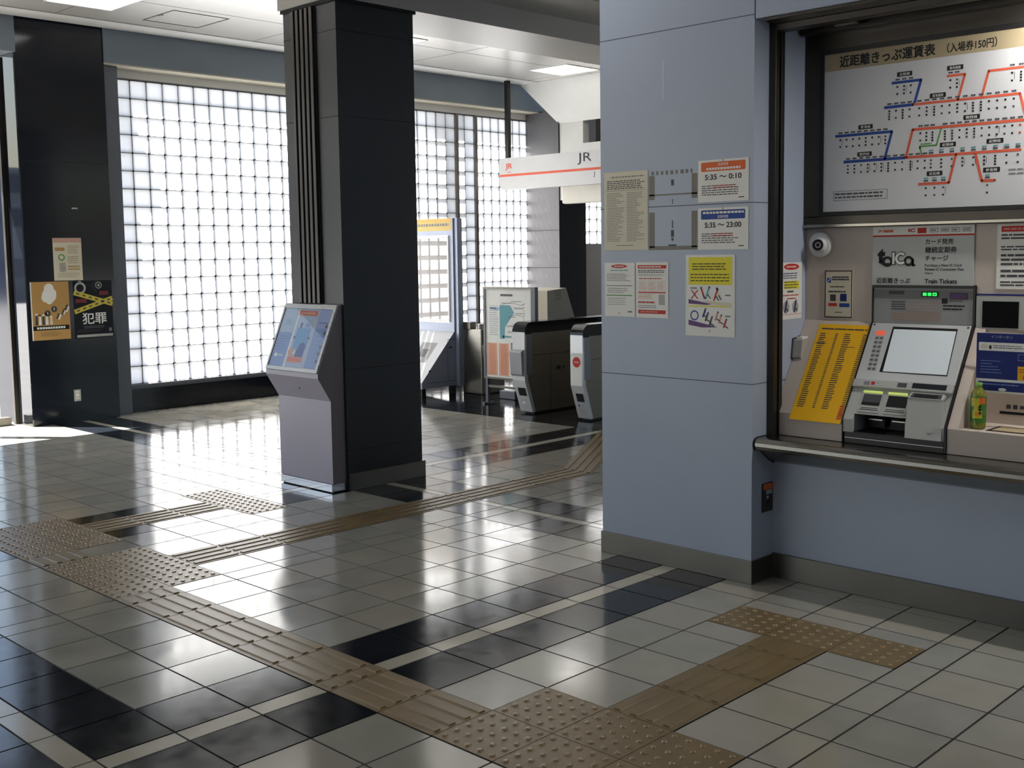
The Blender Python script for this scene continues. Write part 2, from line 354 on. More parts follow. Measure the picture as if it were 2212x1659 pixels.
tactile('long ribbed guide strip running past the dark column towards the gates', [(-2.915, -2.605, .3 * k, .3 * k + .3, 'y') for k in range(7)] + [(-2.915, -2.605, 2.1, 2.175, 'y')] + [(-2.915, -2.605, 2.175 + .3 * k, 2.475 + .3 * k, 'y') for k in range(4)])
# bent end of the long strip
mb = MB(); p0, p1 = Vector((-2.915, 3.375)), Vector((-2.605, 3.375)); d = Vector((-0.97, 1.63)).normalized(); L = 1.95
def slanted(mb, a, b, z0, z1, m):
    q = [p0.lerp(p1, a), p0.lerp(p1, b)]; q = [q[0], q[1], q[1] + d * L, q[0] + d * L]
    mb.hexa([(p.x, p.y, zz) for zz in (z0, z1) for p in q], m)
slanted(mb, 0, 1, 0.0002, 0.0012, M_TACTJ); slanted(mb, 0.01, 0.99, 0.0004, 0.002, M_TACT)
for k in range(4): slanted(mb, k / 4 + 0.07, k / 4 + 0.18, 0.0015, 0.0065, M_TACT)
tag(mb.build('tactile_paving', loc=(-3.2, 4.1, 0)), 'slanted end of the long guide strip bending towards the ticket gates', 'tactile paving', 'tactile paving laid in the station floor')

# ------------------------------------------------------------------ shell
RX = 4.6; BY = 12.9; FYW = -6.0
# far ceiling, glossy
ce = MB(); cj = [1.85, 4.07, 6.3, 8.55]
ce.box(-8.04, -3.5, FYW, BY, 4.05, 4.10, M_CEIL)
for yj in [1.85 + 2.22 * k for k in range(-3, 5)]: ce.box(-8.04, -3.5, yj - .004, yj + .004, 4.0487, 4.0505, M_CEILJ)
ce.box(-7.05, -7.042, FYW, BY, 4.0487, 4.0505, M_CEILJ); ce.box(-5.55, -5.542, FYW, BY, 4.0487, 4.0505, M_CEILJ)
struct(ce, 'ceiling', 'glossy white panelled ceiling reflecting the glass block window', 'ceiling')
ct = MB(); ct.box(-8.40, -8.06, FYW, 8.75, 4.045, 4.10, M_WHITE); ct.box(-8.06, -8.04, FYW, BY, 4.06, 4.10, M_CEILJ)
struct(ct, 'trim_1', 'white edge strip of the ceiling along the window wall', 'trim')
c2 = MB(); c2.box(-3.52, RX, FYW, BY, 3.62, 4.1, M_CEIL2)
for yj in [3.05 + 1.8 * k for k in range(-5, 6)]: c2.box(-3.5, RX, yj - .004, yj + .004, 3.6187, 3.6205, M_CEILJ)
for xj in (-2.9, -1.7, -.5, .7, 1.9, 3.1): c2.box(xj - .004, xj + .004, FYW, BY, 3.6187, 3.6205, M_CEILJ)
struct(c2, 'ceiling_low', 'lower panelled ceiling greyed in colour for low light over the ticket counter side', 'ceiling')
bm_ = MB(); bm_.box(-4.18, -3.515, 1.74, BY, 3.452, 4.06, M_CEIL2)
struct(bm_, 'beam', 'deep grey ceiling beam running back from the dark column', 'beam')
# recessed ceiling hatch
h = MB()
for (a, b, c, d_) in ((-7.79, -7.18, 2.62, 2.632), (-7.79, -7.18, 3.228, 3.24), (-7.79, -7.778, 2.632, 3.228), (-7.192, -7.18, 2.632, 3.228)): h.box(a, b, c, d_, 4.046, 4.0505, M_CEILJ)
h.box(-7.50, -7.44, 2.634, 2.66, 4.044, 4.0505, M_FRAMEG)
tag(h.build('ceiling_hatch', loc=(-7.48, 2.93, 4.05)), 'square access hatch outline in the glossy white ceiling', 'hatch')
def ceiling_light(x, y, z, label, w=0.62, l=0.62):
    e = thing('ceiling_light', (x, y, z), label, 'ceiling light', 'recessed ceiling lights')
    f = MB()
    for a in ((-w/2 - .02, -w/2, -l/2 - .02, l/2 + .02), (w/2, w/2 + .02, -l/2 - .02, l/2 + .02), (-w/2, w/2, -l/2 - .02, -l/2), (-w/2, w/2, l/2, l/2 + .02)):
        f.box(x + a[0], x + a[1], y + a[2], y + a[3], z - .008, z + .0, M_WHITE)
    f.build('frame', e)
    d2 = MB(); d2.box(x - w/2, x + w/2, y - l/2, y + l/2, z - .006, z - .001, M_LAMP); d2.build('diffuser', e)
ceiling_light(-7.11, 8.21, 4.05, 'bright square ceiling light above the hanging orange striped sign')
ceiling_light(-7.05, 5.15, 4.05, 'bright square ceiling light half hidden behind the dark column')
ceiling_light(-7.25, 1.86, 4.05, 'bright square ceiling light cut by the top edge at the left')
for (x, y, l_) in ((-1.4, 1.0, 'unseen square light added in the low ceiling before the blue grey column'), (1.6, -0.6, 'unseen square light added in the low ceiling before the fare map'), (1.3, -3.6, 'unseen square light added in the low ceiling above the viewpoint')):
    ceiling_light(x, y, 3.62, l_)  # unseen lamps, added to light the ticket wall
e = thing('strip_light', (1.7, 1.96, 2.77), 'slim lamp strip under the top of the ticket counter recess', 'ceiling light')
m = MB(); m.box(1.0, 2.4, 1.92, 2.00, 2.745, 2.7755, M_WHITE); m.build('housing', e)
m = MB(); m.box(1.02, 2.38, 1.93, 1.99, 2.735, 2.7445, mat('tube_lamp', (1, 1, 1, 1), rough=.4, emit=105.0, ecol=(1.0, 0.96, 0.90, 1))); m.build('diffuser', e)

# end walls that close the hall
w = MB(); w.box(FX0, RX, BY, BY + .15, 0, 4.1, M_WHITEW); struct(w, 'wall_back', 'pale end wall of the hall beyond the gates', 'wall')
w = MB(); w.box(RX, RX + .15, FYW, 5.2, 0, 4.1, M_PANEL); struct(w, 'wall_right', 'blue grey panelled wall at the far right', 'wall')
w = MB(); w.box(-1.6, RX, FYW - .15, FYW, 0, 4.1, M_PANEL); w.box(-8.8, -1.6, FYW - .15, FYW, 3.0, 4.1, M_BEAM)
struct(w, 'wall_front', 'wall behind the viewpoint with a wide street entrance', 'wall')
w = MB(); w.box(-1.12, -1.0, 2.42, 5.2, 0, 3.62, M_PANEL); w.box(-1.0, RX, 5.08, 5.2, 0, 3.62, M_PANEL); struct(w, 'wall_office', 'side wall of the ticket office behind the blue grey column', 'wall')

# ------------------------------------------------------------------ glass block window wall
cols = [2.737 + 0.192 * i for i in range(12)] + [4.849 + (7.026 - 4.849) / 12 * i for i in range(1, 13)] + [7.19, 7.36, 7.545, 7.73, 7.905, 8.09, 8.25, 8.41, 8.57, 8.715, 8.86, 9.005, 9.15]
rows_ = [0.302 + (3.588 - 0.302) / 17 * i for i in range(18)]
def block_window(name, label, cols, rows_, x=-8.70):
    e = thing(name, (x, (cols[0] + cols[-1]) / 2, rows_[0]), label, 'window', kind='structure')
    b = MB(); jw = 0.0031; ch = 0.012
    for i in range(len(cols) - 1):
        for j in range(len(rows_) - 1):
            y0, y1, z0, z1 = cols[i] + jw, cols[i + 1] - jw, rows_[j] + jw, rows_[j + 1] - jw
            def ring(d, xx):
                a0, a1, b0, b1 = y0 + d, y1 - d, z0 + d, z1 - d
                return [(xx, a0 + ch, b0), (xx, a1 - ch, b0), (xx, a1, b0 + ch), (xx, a1, b1 - ch), (xx, a1 - ch, b1), (xx, a0 + ch, b1), (xx, a0, b1 - ch), (xx, a0, b0 + ch)]
            r0, r1 = ring(0, x - .002), ring(0.005, x)
            b.mesh(r0 + r1, [[k, (k + 1) % 8, 8 + (k + 1) % 8, 8 + k] for k in range(8)] + [list(range(8, 16))], M_BLOCK)
    b.build('glass_blocks', e)
    f = MB(); t = 0.0075
    for c in cols: f.box(x - .028, x - .006, c - t, c + t, rows_[0], rows_[-1], M_MORTAR)
    for r in rows_: f.box(x - .028, x - .006, cols[0], cols[-1], r - t, r + t, M_MORTAR)
    q = 0.0125
    for c in cols:
        for r in rows_: f.prism([(c - q, r), (c, r - q), (c + q, r), (c, r + q)], x - .027, x - .007, M_MORTAR, 'x')
    f.build('joint_grid', e)
    return e
win = block_window('window_1', 'tall glass block window wall glowing white behind the dark column', cols, rows_)
fr = MB(); y0, y1 = cols[0], cols[-1]
fr.box(-8.76, -8.665, y0 - .035, y0 - .004, .27, 3.64, M_FRAMEG); fr.box(-8.76, -8.69, y0 - .035, y1, 3.592, 3.604, M_FRAMEG); fr.box(-8.78, -8.64, y0 - .035, y1, .25, .299, M_FRAMEG)
fr.build('frame', win)
for n_, (a, b), side in (('trim_2', (7.57, 7.71), 'nearer the dark column'), ('trim_8', (7.925, 8.075), 'nearer the far grey pillar')):
    post = MB(); post.box(-8.99, -8.90, a - .19, b - .19, 0.1, 3.75, M_DSTEEL)
    struct(post, n_, 'steel post standing outside the glass block window, the one ' + side, 'trim')
for n_, ya, side in (('trim_3', 7.705, 'nearer the dark column'), ('trim_9', 8.07, 'nearer the far grey pillar')):
    pl = MB(); pl.box(-8.70, -8.66, ya, ya + .045, .3, 3.6, M_SKIRT)
    struct(pl, n_, 'slim vertical steel strip on the glass block window, the one ' + side, 'trim')
lw = MB(); lw.box(-8.80, -8.62, 2.70, 9.15, 0, .25, M_GRANP); struct(lw, 'wall_left_low', 'low black stone base wall under the glass block window', 'wall')
bb = MB(); bb.box(-8.78, -8.42, 2.52, 9.3, 3.705, 4.2, M_BEAM); bb.box(-8.78, -8.42, 1.0 - 7, 1.60, 3.705, 4.2, M_BEAM)
struct(bb, 'beam_left', 'blue grey wall beam above the glass block window', 'beam')
sf = MB(); sf.box(-8.78, -8.44, 2.52, 9.15, 3.69, 3.705, M_SOFFIT); sf.box(-8.78, -8.70, 2.70, 9.15, 3.605, 3.69, M_WHITE)  # second box white: reflection of the blocks put into its colour
struct(sf, 'trim_4', 'cream window head lining under the blue grey beam', 'trim')
jm = MB(); jm.box(-8.78, -8.52, 2.525, 2.70, 0, 3.69, M_FRAMEG); struct(jm, 'trim_5', 'grey metal jamb between black pillar and glass block window', 'trim')
# black pillar at the left
p = MB(); p.box(-9.3, -8.45, 1.60, 2.52, 0, 4.2, M_GRANP); p.box(-8.452, -8.448, 1.60, 2.52, 2.66, 2.664, M_GJOINT)
struct(p, 'pillar_left', 'polished black stone pillar between the entrance and the window wall', 'pillar')
# dark column in the middle
p = MB(); p.box(-4.155, -3.535, 1.77, 2.475, 0, 3.452, M_GRANITE)
for z in (2.65, 3.24, .872, .288): p.box(-4.1565, -3.5335, 1.7685, 2.4765, z - .002, z + .002, M_GJOINT)
p.box(-4.17, -3.518, 1.755, 2.49, 3.43, 3.455, M_GJOINT)
struct(p, 'column', 'thick dark granite column in the middle of the hall', 'pillar')
b = MB(); b.box(-4.17, -3.517, 1.775, 2.492, 0, .122, M_SKIRT); struct(b, 'baseboard_column', 'dull steel skirting around the foot of the dark column', 'skirting')
# far pillar, sloped soffit, lintel, low wall
p = MB(); p.box(-8.74, -8.065, 9.15, 9.74, 0, 3.69, M_GRANG)
p.box(-8.064, -8.062, 9.152, 9.74, 0, 3.50, M_GRANP)
for z in (2.99, 1.995, 1.455): p.box(-8.72, -8.066, 9.148, 9.151, z - .003, z + .003, M_GJOINT)
struct(p, 'pillar_far', 'grey stone pillar at the far end of the window wall', 'pillar')
s = MB(); s.hexa([(-8.40, 8.72, 4.045), (-2, 8.72, 4.045), (-2, 9.17, 3.51), (-8.08, 9.17, 3.51), (-8.40, 8.72, 4.12), (-2, 8.72, 4.12), (-2, 9.3, 3.6), (-8.08, 9.3, 3.6)], M_WHITEW)
struct(s, 'ceiling_slope', 'white sloping soffit at the far end above the hanging sign', 'ceiling')
s = MB(); s.box(-8.06, -7.62, 9.17, 9.30, 2.42, 3.52, M_WHITEW); s.box(-7.62, -1.2, 9.17, 9.30, 2.42, 3.20, M_WHITEW); s.box(-7.62, -1.2, 9.45, 9.55, 3.1, 3.7, M_DSTEEL); s.box(-7.0, -1.2, 9.17, 9.3, 3.2, 3.52, M_WHITEW)
struct(s, 'wall_lintel', 'white wall panel above the far opening with a dark notch', 'wall')
win2 = block_window('window_2', 'far glass block window partly hidden by the blue grey column', [9.85 + .18 * i for i in range(15)], [1.80 + .193 * i for i in range(9)])
s = MB(); s.box(-8.8, -8.62, 9.74, BY, 0, 1.79, M_GRANG); s.box(-8.8, -8.62, 9.74, BY, 3.36, 4.1, M_GRANG); s.box(-8.8, -8.62, 12.38, BY, 1.79, 3.36, M_GRANG)
struct(s, 'wall_left_far', 'grey wall around the far glass block window', 'wall')

# ------------------------------------------------------------------ entrance at the left and the outdoors
d = thing('door_1', (-8.8, .8, 0), 'white framed glass entrance door at the left edge', 'door', kind='structure')
f = MB()
for (a, b_) in ((.40, .52), (-.60, -.50), (-1.60, -1.48)): f.box(-8.86, -8.80, a, b_, 0.08, 2.75, M_WHITE)
f.box(-8.86, -8.80, -1.48, .40, 2.65, 2.75, M_WHITE); f.build('frame', d)
f = MB(); f.box(-8.87, -8.76, -1.6, 1.5, 0, .08, M_SKIRT); f.build('sill', d)
f = MB(); f.box(-8.835, -8.825, -1.48, .40, .08, 2.65, M_GLASS); f.build('pane', d)
d = thing('trim_7', (-8.62, 1.6, 0), 'mirror polished side facing of the black pillar by the entrance door', 'trim', kind='structure')
f = MB(); f.box(-8.78, -8.452, 1.585, 1.599, 0, 3.7, mat('mirror_black_stone', rgb(14, 16, 20), rough=.03, spec=1.0)); f.build('panel', d)
f = MB(); f.box(-8.83, -8.78, 1.55, 1.60, 0, 3.7, M_DSTEEL); f.build('edge_post', d)
gr = MB(); gr.box(-80, FX0 - .01, -60, 60, -.12, -.02, M_OUTG); gr.box(FX0 - .01, RX, -60, FY0 - .01, -.12, -.02, M_OUTG); gr.box(RX + .2, 60, -60, 60, -.12, -.02, M_OUTG)
struct(gr, 'ground', 'sunlit pale concrete forecourt outside the station', 'ground')
ev = MB(); ev.box(-9.0, -8.78, 2.52, 13, 3.80, 4.2, M_DSTEEL); ev.box(-9.62, -8.78, -9, 2.52, 3.9, 4.2, M_DSTEEL); ev.box(-8.78, RX, -9.6, FYW, 3.9, 4.2, M_DSTEEL)  # last box: unseen canopy added to keep sun off the hall floor
struct(ev, 'roof', 'dark eaves of the station roof outside, with an unseen front canopy added against sun', 'roof')
o = thing('far_building', (-45, 20, 0), 'long grey building with dark window bands across the forecourt', 'building', kind='structure')
f = MB(); f.box(-50, -44, -40, 58, -.02, 5.4, M_OUTB); f.build('wall', o)
f = MB()
for z in (1.0, 3.0, 4.4): f.box(-44, -43.9, -40, 58, z, z + .7, M_OUTB2)
f.build('window_band', o)

# ------------------------------------------------------------------ blue grey column and ticket counter wall
p = MB(); p.box(-1.12, -.155, 1.70, 2.42, 0, 3.62, M_PANEL)
for z in (1.016, 1.914, 2.811): p.box(-1.121, -.154, 1.699, 2.4, z - .0022, z + .0022, M_PJOINT)
R2 = random.Random(5)
for (a, b_) in ((-.79, -.755), (-.52, -.485)):                        # worn adhesive strips left by removed notices
    p.box(a, b_, 1.6992, 1.7, 1.95, 2.075, P['residue']); p.box(a, b_, 1.6992, 1.7, 1.70, 1.885, P['residue'])
p.box(-.79, -.485, 1.6992, 1.7, 1.97, 1.978, P['residue']); p.box(-.79, -.485, 1.6992, 1.7, 1.688, 1.708, P['residue'])
for k in range(9): p.box(-.775 + k * .031, -.755 + k * .031 - R2.random() * .008, 1.6992, 1.7, 2.078, 2.098, P['residue'])
for (z0, z1, w_) in ((1.755, 1.79, .018), (1.735, 1.75, .012), (1.708, 1.716, .05), (1.80, 1.84, .006), (2.02, 2.05, .016), (1.925, 1.95, .004)): p.box(-.64 - w_ / 2, -.64 + w_ / 2, 1.6991, 1.7, z0, z1, P['dgrey'])
p.box(-.705, -.69, 1.6993, 1.7, 2.46, 2.66, mat('panel_scuff', rgb(186, 192, 206), rough=.4))
struct(p, 'pillar_right', 'square blue grey panelled column covered with notices', 'pillar')
b = MB(); b.box(-1.128, -.147, 1.692, 2.2, 0, .12, M_SKIRT); b.box(-.150, RX, 1.887, 1.91, 0, .127, M_SKIRT)
struct(b, 'baseboard_right', 'dull steel skirting along the blue grey column and counter wall', 'skirting', bevel=.002)
w = MB(); w.box(-.158, RX, 1.902, 2.3, 0, .745, M_PANEL); w.box(-.15, RX, 1.70, 2.30, 2.79, 3.62, M_PANEL); w.box(-.156, -.153, 1.699, 1.90, 2.79, 3.62, M_PJOINT)
w.box(-.158, RX, 2.30, 2.42, 0, 3.62, M_PANEL); w.box(-.156, -.14, 1.90, 2.30, .745, 2.79, M_PANEL); w.box(-.1405, -.1395, 1.90, 2.2, 1.014, 1.019, M_PJOINT)
w.box(2.6, RX, 1.70, 2.3, .745, 2.79, M_PANEL)
struct(w, 'wall_counter', 'blue grey panelled ticket counter wall with a wide recess', 'wall')
f = MB(); f.box(-.165, -.118, 1.835, 1.872, .745, 2.79, M_DSTEEL); f.box(-.165, -.112, 1.878, 1.91, .745, 2.79, M_BLACK)
f.box(-.12, 2.6, 1.72, 2.18, 2.776, 2.79, M_DSTEEL); f.box(-.12, 2.6, 1.835, 1.91, 2.745, 2.776, M_DSTEEL); f.box(-.12, 2.6, 2.06, 2.12, 2.75, 2.776, M_DSTEEL); f.box(.1, .22, 2.0, 2.03, 2.755, 2.776, M_STEEL)  # first box: dark plate, the soffit's shade put into its colour
struct(f, 'trim_6', 'dark metal frame and shade-coloured soffit plate lining the ticket counter recess', 'trim', bevel=.002)
# counter rail
PR = [(1.902, .745), (1.75, .746), (1.733, .743), (1.720, .735), (1.713, .722), (1.713, .705), (1.718, .690), (1.728, .682), (1.772, .676), (1.858, .617), (1.902, .60)]
e = thing('counter_rail', (1.2, 1.8, .6), 'long brushed steel counter ledge with rounded front under the ticket machine', 'counter')
c = MB(); c.prism(PR, -.150, 2.6, M_STEELH, 'x'); c.build('ledge', e)
c = MB(); cc = Vector((1.83, .69)); c.prism([tuple(cc + (Vector(q) - cc) * 1.06) for q in PR[:-1]] + [(1.905, .592)], -.158, -.150, M_BLACK, 'x'); c.build('edge_seal', e)
o = thing('wall_outlet', (-.155, 1.84, .35), 'dark wall socket with orange label low on the side of the blue grey column', 'outlet')
m = MB(); m.box(-.155, -.147, 1.793, 1.889, .352, .50, M_DSTEEL); pt_ = m.build('plate', o, bevel=.002)
m = MB(); B = facing_right(m, -.147, 1.793, .352); B.rect(.004, .115, .09, .145, P['orange']); B.rect(.03, .09, .085, .112, P['lgrey']); B.disc(.045, .075, .008, P['white'])
B.disc(.045, .05, .01, P['black']); m.build('socket', pt_)

# console panels left and right of the machine
M_CONS = mat('console_beige', rgb(196, 184, 174), rough=.45, var=.03, vscale=3)
CP = [(2.19, 1.315), (1.885, .862), (1.885, .746), (2.19, .746)]
e = thing('wall_console', (.5, 2.0, .746), 'beige sloping console wall of the ticket counter around the machine', 'console', kind='structure')
c = MB(); c.box(-.138, .2335, 2.18, 2.298, 1.315, 1.788, M_CONS); c.prism([(2.18, 1.3155), (1.885, .862), (1.885, .7475), (2.298, .7475), (2.298, 1.3155)], -.138, .2335, M_CONS, 'x'); c.build('left_panel', e)
c = MB(); c.box(.2335, 2.598, 2.18, 2.298, 1.502, 1.788, M_CONS); c.box(.7505, 2.598, 2.18, 2.298, .862, 1.502, M_CONS); c.build('upper_panel', e)
c = MB(); c.prism([(2.18, 1.3155), (1.885, .862), (1.885, .7475), (2.18, .7475)], .7505, .800, M_CONS, 'x'); c.box(.800, 1.42, 1.885, 2.18, .7475, .862, M_CONS)
c.prism([(2.18, 1.3155), (1.885, .862), (1.885, .7475), (2.18, .7475)], 1.42, 2.598, M_CONS, 'x'); c.build('niche', e)
c = MB(); c.box(.7505, 2.598, 2.176, 2.1805, 1.456, 1.464, P['navy']); c.build('trim_line', e)
c = MB(); B = facing_front(c, .87, 2.1795, .91); B.rect(0, 0, .13, .012, P['black']); B.rect(.03, .025, .05, .045, P['dgrey']); B.rect(.06, .025, .08, .045, P['dgrey']); B.rect(.09, .027, .11, .043, P['dgrey']); c.build('coin_return_slot', e)
c = MB(); c.box(.90, 1.10, 1.94, 2.10, .8622, .8635, P['black']); c.box(.92, 1.08, 1.955, 2.085, .8636, .865, P['tan']); c.build('tray', e)

# ticket machine
SLV = Vector((0, .295, .4535)).normalized(); SLN = Vector((1, 0, 0)).cross(SLV)
def slope(mb, off=0.0):
    return Board(mb, Vector((0, 1.885, .862)) + SLN * off, X1, SLV)
S = lambda s: .54 - s
M_MS = mat('machine_silver', rgb(198, 201, 202), rough=.34, metal=.25, var=.03)
M_MG = mat('machine_grey', rgb(146, 148, 148), rough=.45, var=.03)
M_ML = mat('machine_light_grey', rgb(176, 178, 174), rough=.45, var=.03)
M_SCR = mat('touch_screen', rgb(196, 204, 208), rough=.14, spec=.8, emit=.16, ecol=rgb(205, 215, 222))
M_GLED = mat('green_led', rgb(40, 220, 80), rough=.4, emit=2.0, ecol=rgb(30, 240, 80))
M_LIME = mat('lime_lamp', rgb(206, 226, 120), rough=.4, emit=.35)
M_ORB = mat('orange_button', rgb(236, 104, 76), rough=.4, emit=.35)
e = thing('ticket_machine', (.49, 2.0, .746), 'silver touch screen ticket machine set into the beige counter console', 'ticket machine')
m = MB(); m.prism([(2.168, 1.498), (2.168, 1.318), (1.878, .866), (1.878, .748), (2.28, .748), (2.28, 1.4985)], .235, .240, M_BLACK, 'x')
m.prism([(2.168, 1.498), (2.168, 1.318), (1.878, .866), (1.878, .748), (2.28, .748), (2.28, 1.498)], .738, .7485, M_BLACK, 'x'); m.box(.240, .738, 2.165, 2.28, 1.486, 1.4985, M_BLACK)
m.build('black_gasket', e)
# body with an open ticket cavity at the lower left
m = MB()
m.box(.240, .738, 2.176, 2.28, 1.315, 1.486, M_MG)
def cheek(x0, x1): m.prism([(2.18, 1.3155), (1.881, .862), (1.881, .80), (2.28, .80), (2.28, 1.3155)], x0, x1, M_ML, 'x')
cheek(.240, .290); cheek(.552, .738)
m.prism([(2.18, 1.3155), (1.899, .889), (2.06, .878), (2.28, .878), (2.28, 1.3155)], .290, .552, M_ML, 'x')
m.build('body', e)
m = MB(); m.prism([(2.05, .878), (2.05, .803), (1.881, .803), (1.881, .797), (2.28, .797), (2.28, .878)], .290, .552, M_BLACK, 'x')
for (a, b_) in ((.305, .40), (.43, .54)): m.box(a, b_, 1.99, 2.03, .818, .862, P['crime']); m.box(a + .01, b_ - .01, 1.985, 1.992, .852, .858, M_STEEL)
m.lathe((.49, 1.93, .8035), [(.05, 0), (.045, .004), (.0, .003)], M_STEEL, seg=20)
m.build('ticket_tray', e)
m = MB(); m.box(.252, .738, 1.876, 2.2, .7755, .799, M_BLACK); m.box(.252, .738, 1.875, 2.2, .7725, .7755, M_MS); m.box(.252, .738, 1.876, 2.2, .748, .7725, M_BLACK); m.build('base_bars', e)
m = MB(); B = facing_front(m, 0, 2.1755, 0)
B.rect(.242, 1.434, .736, 1.478, P['grey'], 1); B.rect(.32, 1.455, .40, 1.472, P['dgrey'], 2); B.rect(.625, 1.434, .712, 1.467, P['dgrey'], 3); B.rect(.587, 1.414, .615, 1.439, P['black'], 3)
B.rect(.63, 1.44, .70, 1.46, P['purple'], 4)
B.rows(.335, 1.378, .41, 1.424, 4, P['dgrey'], 2, .5, 11, .2, .5, .1); B.rect(.335, 1.326, .583, 1.372, mat('panel_warm', rgb(150, 140, 134), rough=.5), 1)
for k in range(7): B.rect(.42 if k < 4 else .335, 1.33 + .014 * (6 - k), .58, 1.3325 + .014 * (6 - k), mat('rule_red', rgb(170, 120, 108), rough=.5), 3)
B.rows(.62, 1.424, .69, 1.432, 1, P['dgrey'], 2, .6, 3); B.rows(.593, 1.38, .70, 1.412, 2, P['black'], 2, .45, 4, .15, .4, .15)
upn = m.build('upper_panel', e)
m = MB(); B = facing_front(m, .4865, 2.173, 1.445); B.slab(0, 0, .084, .025, -.003, 0, P['black'])
for k, w_ in enumerate((.018, .018, .020)):
    B.rect(.008 + k * .024, .005, .008 + k * .024 + w_, .020, M_GLED, 2)
B.rect(.060, .010, .072, .015, P['black'], 3); m.build('status_lamp', upn)
m = MB(); B = slope(m); B.slab(.242, S(.326), .736, S(.008), -.01, .010, M_MS)
B = slope(m, .010)
for (x, s_) in ((.256, .02), (.722, .02)): B.disc(x, S(s_), .006, P['dgrey'])
bez = m.build('screen_bezel', e, bevel=.004)
m = MB(); B = slope(m, .0105); k4 = [(.358, .034), (.672, .034), (.686, .280), (.366, .280)]
B.poly([(.355, S(.281)), (.688, S(.281)), (.676, S(.028)), (.355, S(.028))], P['black'], 1)
B.poly([(.372, S(.277)), (.684, S(.275)), (.672, S(.042)), (.364, S(.042))], M_SCR, 3); m.build('touch_screen', bez)
m = MB(); B = slope(m, .0103)
for k in range(5): B.rect(.256, S(.06 + k * .01), .27, S(.063 + k * .01), P['lgrey'], 2)
kp = m.build('keypad', e)
m = MB(); B = slope(m, .0103); B.poly([(.278, S(.079)), (.326, S(.079)), (.323, S(.053)), (.277, S(.053))], M_ORB, 2); m.build('call_button', kp)['label'] = 'orange glowing call button'
for k in range(8):
    s0 = .084 + k * .0245; dx = k * .0013
    for j in range(2): m = MB(); B = slope(m, .0103); B.rrect(.280 + dx + j * .023, S(s0 + .021), .280 + dx + j * .023 + .021, S(s0), .003, M_MG, 1); B.rect(.283 + dx + j * .023, S(s0 + .015), .297 + dx + j * .023, S(s0 + .008), P['dgrey'], 2); m.build('key', kp)
m = MB(); B = slope(m); B.slab(.242, S(.370), .736, S(.330), 0, .020, M_ML); B = slope(m, .020)
B.rect(.25, S(.365), .40, S(.335), P['lgrey'], 1); B.rect(.337, S(.357), .356, S(.340), P['red'], 2); B.rect(.30, S(.36), .33, S(.34), P['grey'], 2); B.rect(.47, S(.36), .515, S(.336), P['dgrey'], 2); B.rect(.368, S(.35), .374, S(.344), P['green'], 2)
B.rect(.528, S(.366), .716, S(.328), P['lgrey'], 1); B.rect(.542, S(.360), .706, S(.332), P['crime'], 2); m.build('card_shelf', e, bevel=.003)
for (a, b_) in ((.304, .402), (.430, .526)):
    m = MB(); B = slope(m)
    B.slab(a, S(.396), b_, S(.383), 0, .012, M_LIME); m.build('slot_lamp', e, bevel=.004)
for (a, b_, deep) in ((.312, .404, 0), (.437, .535, 1)):
    m = MB(); B = slope(m); B.slab(a - .006, S(.498), b_ + .006, S(.398), 0, .008, M_ML); B = slope(m, .008)
    B.rect(a, S(.46), b_, S(.402), P['dgrey'] if not deep else P['black'], 1); B.rect(a, S(.462), b_, S(.445), P['black'], 2); B.rect(a + .003, S(.478), b_ - .003, S(.474), P['dgrey'], 2); B.rect(a, S(.488), b_, S(.483), P['dgrey'], 2)
    m.build('note_slot', e)
m = MB(); o_ = Vector((0, 1.885, .862)); 
def sp(x, s_, h): return o_ + X1 * x + SLV * S(s_) + SLN * h
c8 = [Vector((.556, 1.94, .801)), Vector((.733, 1.94, .801)), sp(.733, .40, -.04), sp(.552, .40, -.04), Vector((.556, 1.867, .801)), Vector((.728, 1.867, .801)), sp(.716, .425, .045), sp(.548, .425, .045)]
m.hexa(c8, M_ML); m.hexa([sp(.552, .426, .040), sp(.716, .426, .040), sp(.712, .383, .0), sp(.552, .383, .0), sp(.552, .424, .050), sp(.716, .424, .050), sp(.712, .384, .030), sp(.552, .384, .030)], M_ML)
m.face([sp(.560, .420, .0490), sp(.708, .420, .0490), sp(.704, .389, .0335), sp(.562, .389, .0335)], P['dgrey']); m.face([sp(.575, .417, .0485), sp(.690, .417, .0485), sp(.690, .395, .0375), sp(.575, .395, .0375)], P['black'])
m.lathe(sp(.685, .575, .0265), [(.014, -.002), (.012, .002), (0, .002)], M_MG, 18, SLN); m.build('coin_unit', e, bevel=.003)

# header sign above the machine
m = MB(); B = facing_front(m, .234, 2.172, 1.50); B.slab(0, 0, .502, .286, -.006, 0, mat('sign_grey', rgb(176, 180, 178), rough=.35, var=.02))
B.rect(0, .244, .502, .286, P['white'], 1); B.rect(0, .236, .502, .244, P['red'], 2)
B.text('JR', .026, .256, .014, P['jr'], bold=.03, w=.026); B.rows(.055, .256, .105, .271, 1, P['jr'], 2, .8, 2, .2, .3, 0)
B.text('IC', .182, .256, .017, P['red'], bold=.05, w=.034); B.rect(.228, .250, .272, .276, P['red'], 2)
for k in range(4): B.outline(.290 + k * .052, .254, .330 + k * .052, .273, .002, P['dgrey'], 2); B.rows(.295 + k * .052, .259, .325 + k * .052, .268, 1, P['dgrey'], 3, .6, k)
for t, y, h in (('カード発売', .196, .026), ('継続定期券', .155, .029), ('チャージ', .116, .026)): B.text(t, .268, y, h, P['black'], bold=.004, fat=.0009)
for t, y in (('Purchase a New IC Card', .090), ('Renew IC Commuter Pass', .071), ('Charge', .051)): B.text(t, .268, y, .013, P['black'], bold=.02)
B.text('近距離きっぷ', .022, .008, .027, P['black'], bold=.003, fat=.0009); B.text('Train Tickets', .268, .009, .022, P['black'], bold=.03)
